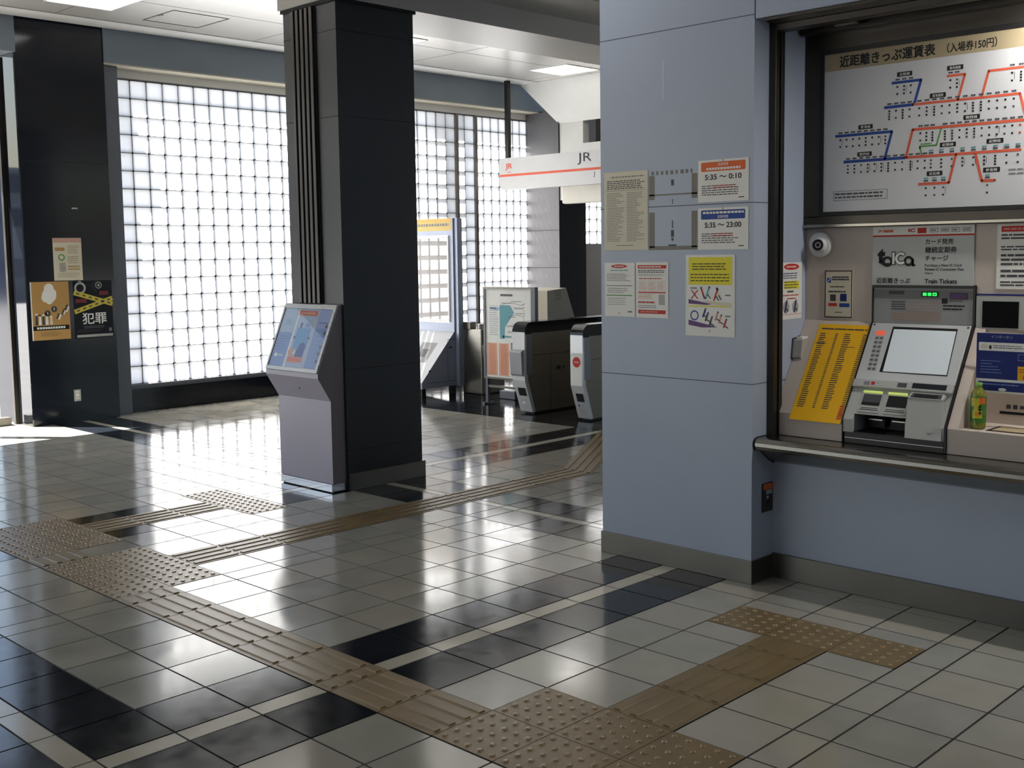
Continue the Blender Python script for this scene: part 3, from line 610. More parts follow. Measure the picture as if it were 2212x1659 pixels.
B.text('t', .026, .112, .068, P['black'], bold=.09); B.line((.034, .118), (.07, .098), .016, P['black'], 2)          # heavy linked letters of the card emblem
B.ring(.078, .115, .026, .0125, P['black'], 3); B.rect(.062, .100, .105, .108, P['black'], 2)
B.rect(.099, .098, .119, .164, P['black'], 4); B.rect(.103, .102, .115, .160, P['white'], 5)
B.ring(.147, .130, .033, .020, P['black'], 4, 40, 320); B.ring(.147, .130, .030, .013, P['white'], 5, 45, 315)
B.ring(.186, .117, .025, .0125, P['black'], 3); B.rect(.203, .094, .213, .128, P['black'], 3); B.rect(.203, .092, .220, .102, P['black'], 3)
tag(m.build('header_sign', loc=(.485, 2.17, 1.5)), 'grey and white sign with red stripe and bold emblem above the ticket machine', 'sign')

# security camera, posters and boxes on the counter
e = thing('security_camera', (-.05, 2.18, 1.704), 'round white security camera on the beige wall left of the machine sign', 'camera')
m = MB(); m.lathe((-.05, 2.179, 1.704), [(.064, 0), (.066, .012), (.060, .022), (.052, .026), (.0, .026)], M_WHITE, 28, -Y1); m.build('base_plate', e)
m = MB(); m.lathe((-.045, 2.154, 1.700), [(.040, 0), (.038, .012), (.028, .026), (.0, .026)], mat('camera_body', rgb(205, 205, 202), rough=.3), 24, Vector((.15, -1, .05))); eb = m.build('eyeball', e)
m = MB(); m.lathe((-.043, 2.1285, 1.702), [(.029, 0), (.028, .003), (.018, .004), (.016, .0), (.0, .001)], P['black'], 24, Vector((.15, -1, .05))); m.build('lens', eb)
def notice(name, label, cat, B, w, h, th=.0012, paper='paper', group=None):
    B.slab(0, 0, w, h, -th, 0, P[paper]); return dict(name=name, label=label, cat=cat, loc=tuple(B.pt(w / 2, 0)), group=group)
def put(mb, d): return tag(mb.build(d['name'], loc=d['loc']), d['label'], d['cat'], d['group'])
m = MB(); B = facing_front(m, -.027, 2.176, 1.331); d = notice('framed_notice', 'small cream notice with black border on the beige wall under the camera', 'notice', B, .152, .240, .004, 'cream')
B.outline(0, 0, .152, .240, .005, P['black'], 1); B.rect(.012, .178, .034, .202, P['blue'], 1); B.line((.016, .182), (.03, .198), .004, P['white'], 2)
B.rows(.04, .188, .135, .212, 2, P['dgrey'], 2, .6, 8, .2, .5, .1); B.rows(.03, .150, .12, .165, 1, P['dgrey'], 2, .4, 9); B.rows(.02, .125, .125, .14, 1, P['dgrey'], 2, .5, 6, .1, .3, .1)
B.rect(.03, .084, .062, .118, P['dgrey'], 1); B.rect(.086, .084, .122, .122, P['navy'], 1); B.rrect(.02, .058, .07, .074, .006, P['red'], 1); B.rrect(.082, .054, .138, .074, .004, P['blue'], 1); B.rows(.06, .022, .10, .032, 1, P['dgrey'], 2, .5, 3)
put(m, d)
m = MB(); B = Board(m, (-.055, 0, 0), X1, SLV); B.o = Vector((-.055, 1.885, .862)) + SLV * S(.573) + SLN * .003
B.slab(.010, 0, .2875, .550, -.0015, 0, P['amber'])
B.rows(.03, .515, .28, .530, 1, P['dgrey'], 2, .5, 1, .1, .3, 0)
for c_, (a, b_) in enumerate(((.03, .07), (.115, .13), (.165, .21), (.265, .285))):
    B.rows(a, .07 if c_ != 3 else .04, b_, .50, 40 if c_ % 2 else 36, P['dgrey'], 2, .42, 20 + c_, .5, 1.0, .3 if c_ % 2 == 0 else .05)
B.rect(.02, .437, .08, .440, P['dgrey'], 2); B.rect(.17, .42, .24, .423, P['dgrey'], 2); B.rows(.26, .02, .285, .10, 7, P['red'], 3, .5, 9, .5, 1, .1)
tag(m.build('fare_list', loc=(.1, 2.0, .9)), 'large yellow fare list sheet lying on the sloping console left of the machine', 'notice')
m = MB(); B = facing_right(m, -.1385, 1.935, 1.325); d = notice('wall_notice', 'narrow white notice with red oval heading inside the recess beside the camera', 'notice', B, .205, .290)
B.disc(.10, .268, .075, P['red'], 1, .016); B.rows(.05, .262, .15, .274, 1, P['white'], 2, .6, 3); B.rows(.02, .205, .18, .240, 3, P['navy'], 2, .4, 5); B.rect(.03, .155, .175, .195, P['yellow'], 1); B.rows(.03, .155, .175, .197, 3, P['dgrey'], 2, .4, 6)
B.rows(.06, .135, .14, .148, 1, P['dgrey'], 2, .7, 2); B.rows(.02, .115, .18, .13, 1, P['red'], 2, .4, 3); B.rows(.06, .10, .15, .112, 1, P['red'], 2, .5, 4)
for a in (.05, .14): B.disc(a, .062, .032, P['lgrey'], 1); B.line((a - .012, .035), (a + .004, .088), .014, P['navy'], 2); B.line((a - .004, .06), (a + .02, .04), .010, P['dgrey'], 3); B.disc(a + .006, .093, .007, P['dgrey'], 3)
B.rect(0, .024, .205, .026, P['red'], 1); put(m, d)
e = thing('leaflet_box', (-.1, 2.09, 1.06), 'small clear grey leaflet box fixed on the recess side wall beside the yellow fare list', 'box')
m = MB(); bx = [(2.035, 1.125), (2.115, 1.07), (2.185, 1.10), (2.185, 1.17), (2.12, 1.235), (2.05, 1.225)]
m.prism(bx, -.1395, -.134, P['dgrey'], 'x'); m.build('backplate', e)
m = MB(); c0 = Vector((2.118, 1.152)); b2 = [tuple(c0 + (Vector(q) - c0) * .92) for q in bx]; m.prism(b2, -.134, -.085, mat('leaflet_plastic', rgb(176, 174, 168), rough=.2, spec=.6), 'x'); m.build('case', e, bevel=.006)
m = MB(); m.box(-.127, -.092, 2.07, 2.165, 1.12, 1.232, P['paper']); m.build('leaflets', e)
m = MB(); B = facing_front(m, .837, 2.177, 1.486); d = notice('machine_notice', 'white notice sheet with dark red heading at the right edge of the photo', 'notice', B, .30, .297)
B.rect(.02, .262, .30, .288, P['red'], 1); B.rows(.03, .267, .29, .283, 1, P['pink'], 2, .6, 1)
for k, (a, b_) in enumerate(((.225, .255), (.175, .20), (.105, .165), (.05, .095), (.012, .04))): B.rows(.02, a, .285, b_, 2 + (k in (2,)), P['dgrey'], 2, .5, 30 + k, .05, .25, .3)
B.outline(0, 0, .30, .297, .003, P['cream'], 1); put(m, d)
e = thing('intercom', (.95, 2.18, 1.3), 'dark intercom screen panel right of the ticket machine', 'intercom')
m = MB(); m.box(.752, 1.16, 2.173, 2.179, 1.30, 1.452, M_ML); m.build('faceplate', e); m = MB(); m.box(.782, .945, 2.169, 2.1732, 1.308, 1.43, mat('dark_glass', rgb(8, 9, 11), rough=.4, spec=.05)); m.build('screen', e)
m = MB(); B = facing_front(m, .808, 2.05, 1.022); B.slab(0, 0, .32, .272, -.003, 0, P['white'])
d = dict(name='intercom_sign', label='dark blue intercom sign with yellow label hanging behind the green tea bottle', cat='sign', loc=(.96, 2.05, 1.03), group=None)
B.rect(0, .062, .32, .270, P['navy'], 1); B.rect(.012, .008, .225, .050, P['navy'], 1); B.text('インターホン', .065, .247, .014, P['pale_blue'], 2)
B.rrect(.010, .190, .235, .228, .004, P['white'], 2); B.disc(.035, .208, .018, P['cream'], 3, .012); B.disc(.062, .206, .006, P['black'], 3, .010); B.rows(.075, .200, .21, .218, 2, P['dgrey'], 3, .4, 7)
B.rows(.02, .085, .12, .15, 5, P['mid_blue'], 2, .2, 8, .1, .3, .5); B.outline(.185, .15, .235, .18, .002, P['mid_blue'], 2); B.rect(.185, .062, .26, .125, P['amber'], 2); B.rows(.19, .095, .25, .118, 2, P['red'], 3, .4, 9); B.rect(.21, .068, .225, .085, P['purple'], 3)
B.disc(.12, .016, .018, P['white'], 2, .007); B.rows(.03, .03, .20, .046, 1, P['mid_blue'], 2, .3, 3); put(m, d)
# tea bottle
e = thing('tea_bottle', (.85, 1.98, .862), 'green tea bottle with yellow green label standing in the console niche', 'bottle')
m = MB(); m.lathe((.85, 1.98, .8625), [(.028, 0), (.033, .006), (.034, .02), (.033, .03), (.034, .045), (.034, .15), (.031, .163), (.020, .180), (.0135, .192), (.0135, .196)], mat('green_tea', rgb(120, 124, 44), rough=.12, spec=.6), 24); m.build('bottle_body', e)
m = MB(); m.lathe((.85, 1.98, .8925), [(.0346, 0), (.0346, .118)], mat('label_green', rgb(64, 122, 40), rough=.35, var=.25, vscale=30), 24)
LC = Vector((.85, 1.98, .8925))
def patch(a0, a1, z0, z1, mm, r=.0349):
    n = 6; q = [math.radians(a0 + (a1 - a0) * k / n) for k in range(n + 1)]
    for k in range(n): m.face([LC + Vector((r * math.cos(t), r * math.sin(t), z)) for t, z in ((q[k], z0), (q[k + 1], z0), (q[k + 1], z1), (q[k], z1))], mm)
yl = mat('label_yellow', rgb(204, 190, 44), rough=.35, var=.2, vscale=40)
patch(250, 320, .02, .055, yl); patch(235, 300, .075, .112, yl); patch(262, 292, .045, .08, yl, .0350); patch(300, 345, .085, .113, P['orange'], .0351); patch(270, 320, .03, .05, mat('label_orange', rgb(214, 150, 50), rough=.35), .0351)
for z0 in (.038, .053, .068): patch(296, 311, z0, z0 + .011, P['crime'], .0352)
m.build('label', e); m = MB(); m.lathe((.85, 1.98, 1.058), [(.0155, 0), (.0155, .012), (.013, .0135), (0, .0135)], mat('cap_green', rgb(120, 170, 70), rough=.4), 20); m.build('cap', e)

# ------------------------------------------------------------------ fare map board
e = thing('fare_map_board', (1.0, 2.17, 1.79), 'large white railway fare map board with orange and blue lines above the ticket machine', 'sign')
m = MB(); m.box(-.1375, 2.598, 2.15, 2.298, 2.672, 2.774, M_DSTEEL); m.box(-.1375, -.052, 2.15, 2.298, 1.84, 2.672, M_DSTEEL); m.box(-.1375, 2.598, 2.15, 2.298, 1.792, 1.848, M_DSTEEL); m.box(1.72, 2.598, 2.15, 2.298, 1.848, 2.672, M_DSTEEL)
m.box(-.1375, 2.598, 2.142, 2.152, 1.79, 1.806, M_STEELH); m.box(-.1375, 2.598, 2.143, 2.152, 2.755, 2.773, M_SKIRT); m.build('case', e, bevel=.002)
m = MB()
for a in ((-.052, 1.72, 2.650, 2.672), (-.052, 1.72, 1.848, 1.868), (-.052, -.030, 1.868, 2.65), (1.70, 1.72, 1.868, 2.65)): m.box(a[0], a[1], 2.146, 2.2, a[2], a[3], M_BLACK)
m.build('border', e)
m = MB(); PW = mat('map_white', rgb(206, 208, 212), rough=.3, var=.02); m.box(-.030, 1.70, 2.152, 2.2, 1.868, 2.65, PW); B = facing_front(m, 0, 2.1518, 0)
B.rect(-.028, 2.566, 1.70, 2.65, P['tan'], 1)
B.text('近距離きっぷ運賃表', .052, 2.578, .055, P['black'], 2, w=.485, bold=.004, fat=.0024); B.text('（入場券150円）', .595, 2.580, .044, P['black'], 2, w=.228, bold=.003, fat=.0012)
def pline(pts, w_, mm, L):
    for a, b_ in zip(pts, pts[1:]): B.line(a, b_, w_, mm, L); B.disc(b_[0], b_[1], w_ / 2, mm, L, n=8)
BLN, ORN = P['blue'], P['jr']
pline([(.327, 2.473), (.473, 2.473), (.441, 2.362)], .013, BLN, 1); pline([(.29, 2.360), (.438, 2.361)], .014, BLN, 1)
pline([(.438, 2.361), (.931, 2.361), (.962, 2.244)], .011, ORN, 2); pline([(.597, 2.475), (.682, 2.475), (.652, 2.363)], .011, ORN, 2); pline([(.761, 2.364), (.790, 2.476), (1.45, 2.476)], .011, ORN, 2)
pline([(.033, 2.243), (.332, 2.243), (.298, 2.116)], .013, BLN, 1); pline([(.081, 2.113), (.402, 2.113)], .014, BLN, 1)
pline([(.475, 2.15), (.473, 2.161), (.554, 2.161), (.576, 2.238)], .008, P['green'], 1); pline([(.473, 2.161), (.484, 2.118)], .008, P['green'], 1)
pline([(.944, 2.113), (.405, 2.113), (.437, 2.243), (1.40, 2.243)], .012, ORN, 2); pline([(.47, 1.983), (.618, 1.983), (.648, 2.11)], .012, ORN, 2); pline([(.739, 2.11), (.771, 1.983), (.831, 1.983)], .012, ORN, 2)
pline([(.968, 2.361), (1.3, 2.361)], .011, ORN, 2)
for t, x, y in (('北陸線', .391, 2.510), ('東海道線', .635, 2.510), ('東海道線', .556, 2.392), ('関西線', .717, 2.277), ('草津線', .195, 2.277), ('関西線', .192, 2.145), ('紀勢線', .609, 2.160), ('紀勢線', .826, 2.160), ('名松線', .548, 2.030), ('参宮線', .814, 2.031), ('中央線', .985, 2.515)):
    B.rrect(x - .038, y - .011, x + .038, y + .011, .003, P['black'], 1); B.text(t, x, y - .007, .014, P['white'], 2, w=.052, center=True)
B.rows(.478, 2.166, .55, 2.176, 1, P['green'], 1, .7, 2)
def stations(x0, x1, n, y, green=False, skip=(), red=()):
    R = random.Random(int(y * 1000) + n)
    for k in range(n):
        x = x0 + (x1 - x0) * k / max(1, n - 1); c_ = P['red'] if k in red else P['black']
        if k in skip: continue
        B.rect(x - .011, y + .010, x - .001, y + .018, P['dgrey'], 3); B.rect(x, y + .010, x + .010, y + .018, P['dgrey'], 3)
        if green: B.rect(x - .011, y + .022, x + .010, y + .029, P['teal'], 3)
        c2_ = R.choice((2, 2, 2, 3, 4)); yy = y - .016
        for q in range(c2_):
            h = .009; B.rect(x - .005, yy - h, x + .004, yy, c_ if R.random() < .8 else P['dgrey'], 3); yy -= .034 if c2_ == 2 else (.017 if c2_ == 3 else .0125)
        if R.random() < .25: B.rect(x + .009, y - .05, x + .011, y - .018, P['dgrey'], 3)
stations(.357, .424, 3, 2.473); stations(.318, .420, 4, 2.361); stations(.468, .905, 13, 2.361); stations(.615, .646, 2, 2.475); stations(.895, 1.4, 14, 2.476); stations(1.0, 1.28, 8, 2.361)
stations(.062, .300, 8, 2.243); stations(.105, .388, 9, 2.113); stations(.430, .500, 3, 2.113); stations(.53, .93, 9, 2.113, True); stations(.476, .535, 3, 2.243); stations(.595, 1.38, 24, 2.243, red=(10,)); stations(.508, .592, 3, 1.983, True); stations(.797, .797, 1, 1.983, True)
B.outline(.028, 1.922, .315, 1.969, .0018, P['dgrey'], 1); B.rows(.036, 1.929, .30, 1.963, 2, P['dgrey'], 2, .45, 5, .04, .12, .05); B.rows(.89, 2.0, 1.2, 2.035, 2, P['grey'], 2, .4, 6)
m.build('map_panel', e)

# ------------------------------------------------------------------ notices on the blue grey column (face y = 1.70)
def pillar_notice(x, z, w, h, label, paper='paper', cat='notice', name='notice', th=.0015, group='paper notices on the blue grey column'):
    m = MB(); B = facing_front(m, x, 1.7 - .001 - th, z); return m, B, notice(name, label, cat, B, w, h, th, paper, group)
m, B, d = pillar_notice(-1.093, 1.690, .296, .419, 'tall cream sheet of dense small print at the left edge of the blue grey column', 'cream')
B.rows(.05, .385, .28, .398, 1, P['grey'], 2, .4, 1); B.rows(.02, .325, .285, .375, 5, P['dgrey'], 2, .45, 2, .03, .1, .15); B.rect(.015, .318, .28, .320, P['grey'], 2)
for c_, a in enumerate((.018, .155)): B.rows(a, .045, a + .125, .31, 30, P['grey'], 2, .32, 50 + c_, .05, .2, .5)
B.rows(.08, .02, .21, .03, 1, P['grey'], 2, .4, 4); put(m, d)
for (z, hc, hours, lab, sd) in ((1.925, 'orange', '5:35 ～ 0:10', 'upper opening hours notice with orange heading reading 5:35 to 0:10', 1), (1.686, 'blue', '5:35 ～ 23:00', 'lower opening hours notice with blue heading reading 5:35 to 23:00', 2)):
    m, B, d = pillar_notice(-.478, z, .297, .209, lab)
    B.rrect(.018, .152, .278, .198, .006, P[hc], 1)
    if hc == 'orange': B.text('営業時間', .148, .178, .014, P['white'], 2, center=True); B.rows(.05, .157, .25, .172, 1, P['white'], 2, .75, 4, .06, .08, 0)
    else: B.rows(.03, .178, .27, .192, 1, P['white'], 2, .75, 4, .06, .08, 0); B.text('営業時間', .148, .157, .015, P['white'], 2, center=True)
    B.text(hours, .148, .110, .026, P['black'], 2, w=.215, bold=.008, center=True, fat=.0008)
    B.rows(.022, .030, .25, .085, 5, P['dgrey'], 2, .38, 60 + sd, .04, .15, .2); B.rows(.09, .066, .23, .085, 2, P['red'], 3, .38, 5); B.rows(.24, .014, .272, .022, 1, P['dgrey'], 2, .6, 2, .5, .6, 0); B.disc(.148, .205, .006, P['lgrey'], 1); put(m, d)
m, B, d = pillar_notice(-1.093, 1.331, .207, .291, 'white notice with red oval heading and green line low on the blue grey column')
B.disc(.10, .272, .055, P['red'], 1, .010); B.rows(.065, .267, .135, .277, 1, P['white'], 2, .5, 1); B.rows(.04, .245, .17, .255, 1, P['teal'], 2, .5, 3); B.rows(.015, .19, .18, .235, 5, P['grey'], 2, .35, 70)
B.rect(.01, .165, .19, .168, P['dgrey'], 1); B.rows(.02, .125, .17, .158, 3, P['grey'], 2, .3, 71); B.rect(.01, .112, .19, .117, P['green'], 1); B.rows(.02, .06, .15, .105, 4, P['lgrey'], 2, .35, 72); B.rows(.16, .022, .19, .032, 1, P['dgrey'], 2, .6, 4, .5, .6, 0); B.disc(.10, .018, .005, P['pink'], 1); put(m, d)
m, B, d = pillar_notice(-.877, 1.329, .212, .295, 'white notice with red bars beside the oval headed sheet on the blue grey column')
B.rect(.012, .262, .20, .28, P['red'], 1); B.rows(.02, .266, .19, .276, 1, P['white'], 2, .6, 5); B.rows(.015, .238, .195, .256, 2, P['dgrey'], 2, .5, 6, .05, .1, .05); B.rows(.015, .222, .19, .234, 2, P['grey'], 2, .35, 7); B.rows(.02, .205, .18, .213, 1, P['red'], 2, .6, 8)
for (a, b_) in ((.02, .07), (.08, .13), (.14, .195)): B.outline(a, .145, b_, .195, .0015, P['pink'], 1); B.rows(a + .005, .15, b_ - .005, .19, 4, P['salmon'], 2, .4, int(a * 1000))
B.rect(.015, .132, .195, .138, P['red'], 1); B.rows(.015, .10, .12, .128, 3, P['salmon'], 2, .4, 9); B.rect(.15, .07, .19, .125, P['lgrey'], 1); B.rows(.015, .075, .13, .09, 1, P['red'], 2, .6, 3); B.rows(.015, .05, .14, .07, 2, P['grey'], 2, .35, 4); B.rect(.015, .022, .195, .042, P['red'], 1); B.rows(.03, .026, .18, .038, 1, P['pink'], 2, .6, 2); put(m, d)
m, B, d = pillar_notice(-.554, 1.246, .297, .414, 'yellow topped safety poster with red cross and blue circle on the blue grey column', cat='poster', name='safety_poster')
B.rect(.018, .262, .28, .402, P['yellow'], 1); B.rows(.04, .335, .25, .375, 3, P['black'], 2, .34, 80, .08, .2, .12); B.rows(.03, .275, .265, .322, 3, P['black'], 2, .30, 81, .05, .12, .02)
B.rect(.018, .160, .28, .258, P['white'], 1); B.line((.035, .19), (.075, .235), .006, P['red'], 2); B.line((.075, .19), (.035, .235), .006, P['red'], 2)
B.poly([(.018, .165), (.018, .188), (.16, .165), (.13, .160)], P['purple'], 2); B.poly([(.16, .165), (.28, .15), (.28, .172), (.10, .182)], P['cream'], 2)
for (x, y, c_, s_) in ((.105, .212, 'red', -1), (.135, .215, 'teal', 1), (.185, .205, 'red', 1), (.20, .21, 'cream', -1)): B.line((x - .012 * s_, y - .022), (x + .008 * s_, y + .03), .009, P[c_], 3); B.disc(x + .01 * s_, y + .034, .006, P['dgrey'], 3); B.line((x, y), (x + .018, y - .022), .006, P['dgrey'], 4)
B.rows(.03, .240, .08, .25, 1, P['dgrey'], 2, .6, 6); B.rows(.24, .205, .275, .215, 1, P['dgrey'], 2, .6, 7)
B.rect(.018, .150, .28, .156, P['yellow'], 1); B.rect(.018, .046, .28, .148, P['white'], 1); B.ring(.055, .105, .026, .007, P['blue'], 2)
B.poly([(.018, .055), (.018, .082), (.20, .048), (.10, .044)], P['purple'], 2)
for (x, y, c_) in ((.115, .115, 'navy'), (.13, .095, 'dgrey'), (.19, .10, 'pink'), (.21, .085, 'salmon'), (.24, .065, 'red'), (.155, .075, 'dgrey')): B.line((x - .008, y - .018), (x + .006, y + .02), .010, P[c_], 3); B.line((x, y - .01), (x + .02, y - .02), .006, P['dgrey'], 4); B.disc(x + .008, y + .024, .005, P['dgrey'], 3)
B.rows(.24, .10, .275, .11, 1, P['dgrey'], 2, .6, 8); B.text('JR', .148, .018, .014, P['jr'], 2, center=True); put(m, d)

# ------------------------------------------------------------------ posters and socket on the black pillar at the left (face x = -8.45)
def lp(y, z, w, h, label, paper, name='poster', cat='poster'):
    m = MB(); B = facing_right(m, -8.4475, y, z); return m, B, notice(name, label, cat, B, w, h, .002, paper, 'posters on the black pillar')
m, B, d = lp(1.628, .868, .396, .589, 'tan poster with white cloud shape and small figures on the black pillar', 'khaki')
for (x, y, r) in ((.19, .45, .075), (.16, .43, .05), (.215, .47, .05), (.19, .52, .05), (.19, .395, .035)): B.disc(x, y, r, P['paper'], 2 + r * 9)
R3 = random.Random(4)
for k, (x, h_) in enumerate(((.05, .10), (.085, .09), (.12, .09), (.155, .10), (.20, .07))): B.poly([(x - .015, .155), (x + .015, .155), (x + .010, .155 + h_), (x - .008, .155 + h_)], P[('dgrey', 'paper', 'dgrey', 'paper', 'cream')[k]], 2); B.disc(x, .163 + h_, .011, P[('paper', 'dgrey')[k % 2]], 3)
for (x, y) in ((.165, .27), (.235, .31)): B.disc(x, y, .031, P['dgrey'], 3); B.rect(x - .004, y - .012, x + .004, y + .016, P['paper'], 4)
for (x, y, c_) in ((.27, .235, 'dgrey'), (.29, .225, 'paper'), (.325, .275, 'dgrey'), (.345, .28, 'paper'), (.36, .32, 'dgrey'), (.375, .30, 'paper')): B.line((x - .012, y - .025), (x + .012, y + .03), .016, P[c_], 3)
B.rect(.012, .10, .384, .145, P['black'], 2); B.rows(.05, .108, .345, .138, 1, P['paper'], 3, .7, 5, .06, .08, 0); B.rows(.09, .035, .32, .08, 3, P['dgrey'], 2, .2, 6, .2, .5, .3); B.rect(0, 0, .012, .589, P['paper'], 1); put(m, d)
m, B, d = lp(2.070, .862, .42, .595, 'black crime prevention poster with crossed yellow tapes on the black pillar', 'crime')
B.ring(.075, .52, .062, .022, P['lgrey'], 1); B.rect(.058, .575, .09, .594, P['lgrey'], 1); B.ring(.275, .545, .036, .008, P['lgrey'], 1); B.disc(.275, .545, .014, P['lgrey'], 1)
B.line((.20, .55), (.27, .60), .005, P['dgrey'], 1); B.line((.20, .55), (.25, .47), .005, P['dgrey'], 1)
B.text('犯罪', .085, .145, .115, P['white'], 2, w=.26, bold=.003, fat=.0025)
B.rows(.28, .44, .375, .485, 1, mat('print_dim_red', rgb(120, 44, 48), rough=.5), 1, .9, 7, .3, .4, 0); B.rows(.02, .365, .14, .41, 1, MATS['print_dim_red'], 1, .9, 8, .3, .4, 0)
for (a, b_) in (((.005, .475), (.42, .345)), ((.005, .275), (.42, .405))):
    B.line(a, b_, .048, P['tape'], 3 if a[1] > .4 else 4); A = Vector(a); D = (Vector(b_) - A)
    for k in range(6): B.line(A + D * (.06 + k * .16), A + D * (.14 + k * .16), .014, P['dgrey'], 5)
B.rows(.10, .098, .33, .128, 2, P['grey'], 2, .3, 9, .05, .2, .1); B.rows(.03, .06, .34, .09, 2, P['dgrey'], 2, .3, 10); B.rect(.37, .06, .40, .095, P['grey'], 1); B.rect(.02, .010, .41, .036, P['lgrey'], 2); put(m, d)
m, B, d = lp(1.882, 1.465, .30, .432, 'faded cream notice above the two posters on the black pillar', 'cream')
B.rect(0, .385, .30, .432, mat('faded_pink', rgb(206, 170, 156), rough=.6), 1); B.rows(.03, .395, .27, .42, 1, P['salmon'], 2, .6, 3); B.rect(.02, .30, .12, .335, P['khaki'], 1); B.rows(.15, .27, .28, .36, 5, P['tan'], 2, .4, 4)
B.ring(.085, .235, .035, .012, P['green'], 1); B.rows(.15, .17, .28, .25, 4, P['tan'], 2, .4, 5); B.rows(.06, .09, .13, .18, 7, P['grey'], 2, .5, 6, .1, .2, .1); B.rows(.15, .10, .28, .155, 2, P['khaki'], 2, .6, 7); B.rows(.04, .03, .28, .08, 3, P['tan'], 2, .3, 8); put(m, d)
o = thing('wall_outlet', (-8.45, 2.06, .215), 'pale wall socket low on the black pillar', 'outlet')
m = MB(); m.box(-8.45, -8.443, 2.025, 2.097, .216, .336, P['lgrey']); pt_ = m.build('plate', o, bevel=.002); m = MB(); B = facing_right(m, -8.4428, 2.025, .216); B.slab(.018, .02, .054, .105, -.0002, .0002, P['paper'])
for z in (.03, .075): B.rect(.025, z, .03, z + .02, P['dgrey']); B.rect(.042, z, .047, z + .02, P['dgrey'])
m.build('socket', pt_)
m = MB(); m.box(-8.45, -8.444, 2.10, 2.16, 2.190, 2.205, P['lgrey']); tag(m.build('tape_scrap', loc=(-8.45, 2.13, 2.19)), 'tiny scrap of white tape high on the black pillar', 'tape')

# ------------------------------------------------------------------ information kiosk at the dark column
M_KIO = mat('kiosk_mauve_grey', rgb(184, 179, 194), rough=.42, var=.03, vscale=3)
M_KIOS = mat('kiosk_side_shaded', rgb(112, 106, 110), rough=.5, var=.03)  # darker copy of the kiosk paint: shade on its side put into the colour
e = thing('information_kiosk', (-3.87, 1.7, 0), 'mauve grey information kiosk with sloping map panel against the dark column', 'kiosk')
KP = [(1.768, .06), (1.65, .06), (1.65, .655), (1.545, .825), (1.545, .858), (1.745, 1.330), (1.768, 1.335)]
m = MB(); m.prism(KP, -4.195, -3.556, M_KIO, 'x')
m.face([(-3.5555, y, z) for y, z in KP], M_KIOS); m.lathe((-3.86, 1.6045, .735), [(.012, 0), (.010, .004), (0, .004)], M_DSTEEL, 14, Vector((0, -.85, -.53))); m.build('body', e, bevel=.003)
m = MB(); m.box(-4.18, -3.552, 1.636, 1.768, .008, .06, mat('plinth_bright_steel', rgb(222, 224, 230), rough=.16, metal=1.0)); m.box(-4.17, -3.56, 1.65, 1.768, 0, .008, M_BLACK); m.build('plinth', e)
KV = Vector((0, .200, .472)).normalized()
m = MB(); B = Board(m, (-4.19, 1.545, .8605), X1, KV)
for (a0, b0, a1, b1) in ((0, 0, .63, .028), (0, .475, .63, .508), (0, .028, .02, .475), (.602, .028, .63, .475)): B.slab(a0, b0, a1, b1, 0, .012, M_STEEL)
m.build('panel_frame', e, bevel=.002)
m = MB(); B = Board(m, (-4.17, 1.545, .8605), X1, KV); B.o = B.o + KV * .028 + B.n * .003
Wd, H = .582, .447
B.slab(0, 0, Wd, H, -.002, 0, P['pale_blue'])
B.rect(0, 0, .17, .26, P['mid_blue'], 1); B.rect(0, .26, .17, H, P['pale_blue'], 1); B.rect(.43, 0, Wd, .30, P['mid_blue'], 1); B.rect(.43, .30, Wd, H, mat('print_lilac', rgb(150, 164, 214), rough=.5), 1)
B.rect(.175, 0, .195, H, P['white'], 1); B.rect(.405, 0, .425, H, mat('print_grey_lilac', rgb(186, 184, 204), rough=.5), 1)
B.rect(.185, .395, .405, .432, P['jr'], 2); B.rows(.21, .402, .38, .425, 1, P['salmon'], 3, .7, 4, .1, .14, 0)
B.rect(.22, .14, .385, .345, P['sky'], 2); B.rect(.22, .30, .385, .345, P['pale_blue'], 3); B.rect(.245, .30, .27, .34, P['navy'], 4); B.rect(.30, .305, .36, .335, P['mid_blue'], 4)
B.poly([(.28, .08), (.375, .08), (.375, .17), (.35, .19), (.31, .185), (.28, .12)], P['blue'], 3); B.rect(.20, .035, .385, .085, P['salmon'], 3); B.disc(.225, .115, .035, P['salmon'], 3); B.disc(.265, .11, .014, P['white'], 4)
B.rect(.21, .04, .375, .075, P['orange'], 4)
for (x, y) in ((.215, .225), (.385, .225)): B.disc(x, y, .010, P['navy'], 4)
for k, y in enumerate((.32, .27, .165, .115, .06)): B.disc(.555, y, .013, P['dgrey'], 3, .016)
B.rows(.05, .32, .13, .36, 3, P['teal'], 2, .4, 5, .3, .6, .1); B.rows(.03, .12, .15, .24, 6, P['blue'], 2, .15, 6); B.rows(.45, .34, .56, .35, 1, P['blue'], 2, .5, 7, .4, .6, 0); B.disc(.05, .085, .02, P['white'], 2, .014); B.rows(.08, .078, .14, .092, 1, P['white'], 2, .7, 8)
for k in range(8): B.rows(.44, .02 + k * .033, .535, .045 + k * .033, 2, P['pale_blue'], 2, .25, 90 + k)
kmp = m.build('map_panel', e)
m = MB(); B = Board(m, (-4.17, 1.545, .8605), X1, KV); B.o = B.o + KV * .028 + B.n * .008; B.rect(0, 0, Wd, H, M_COVER, 0); m.build('cover_glass', kmp)
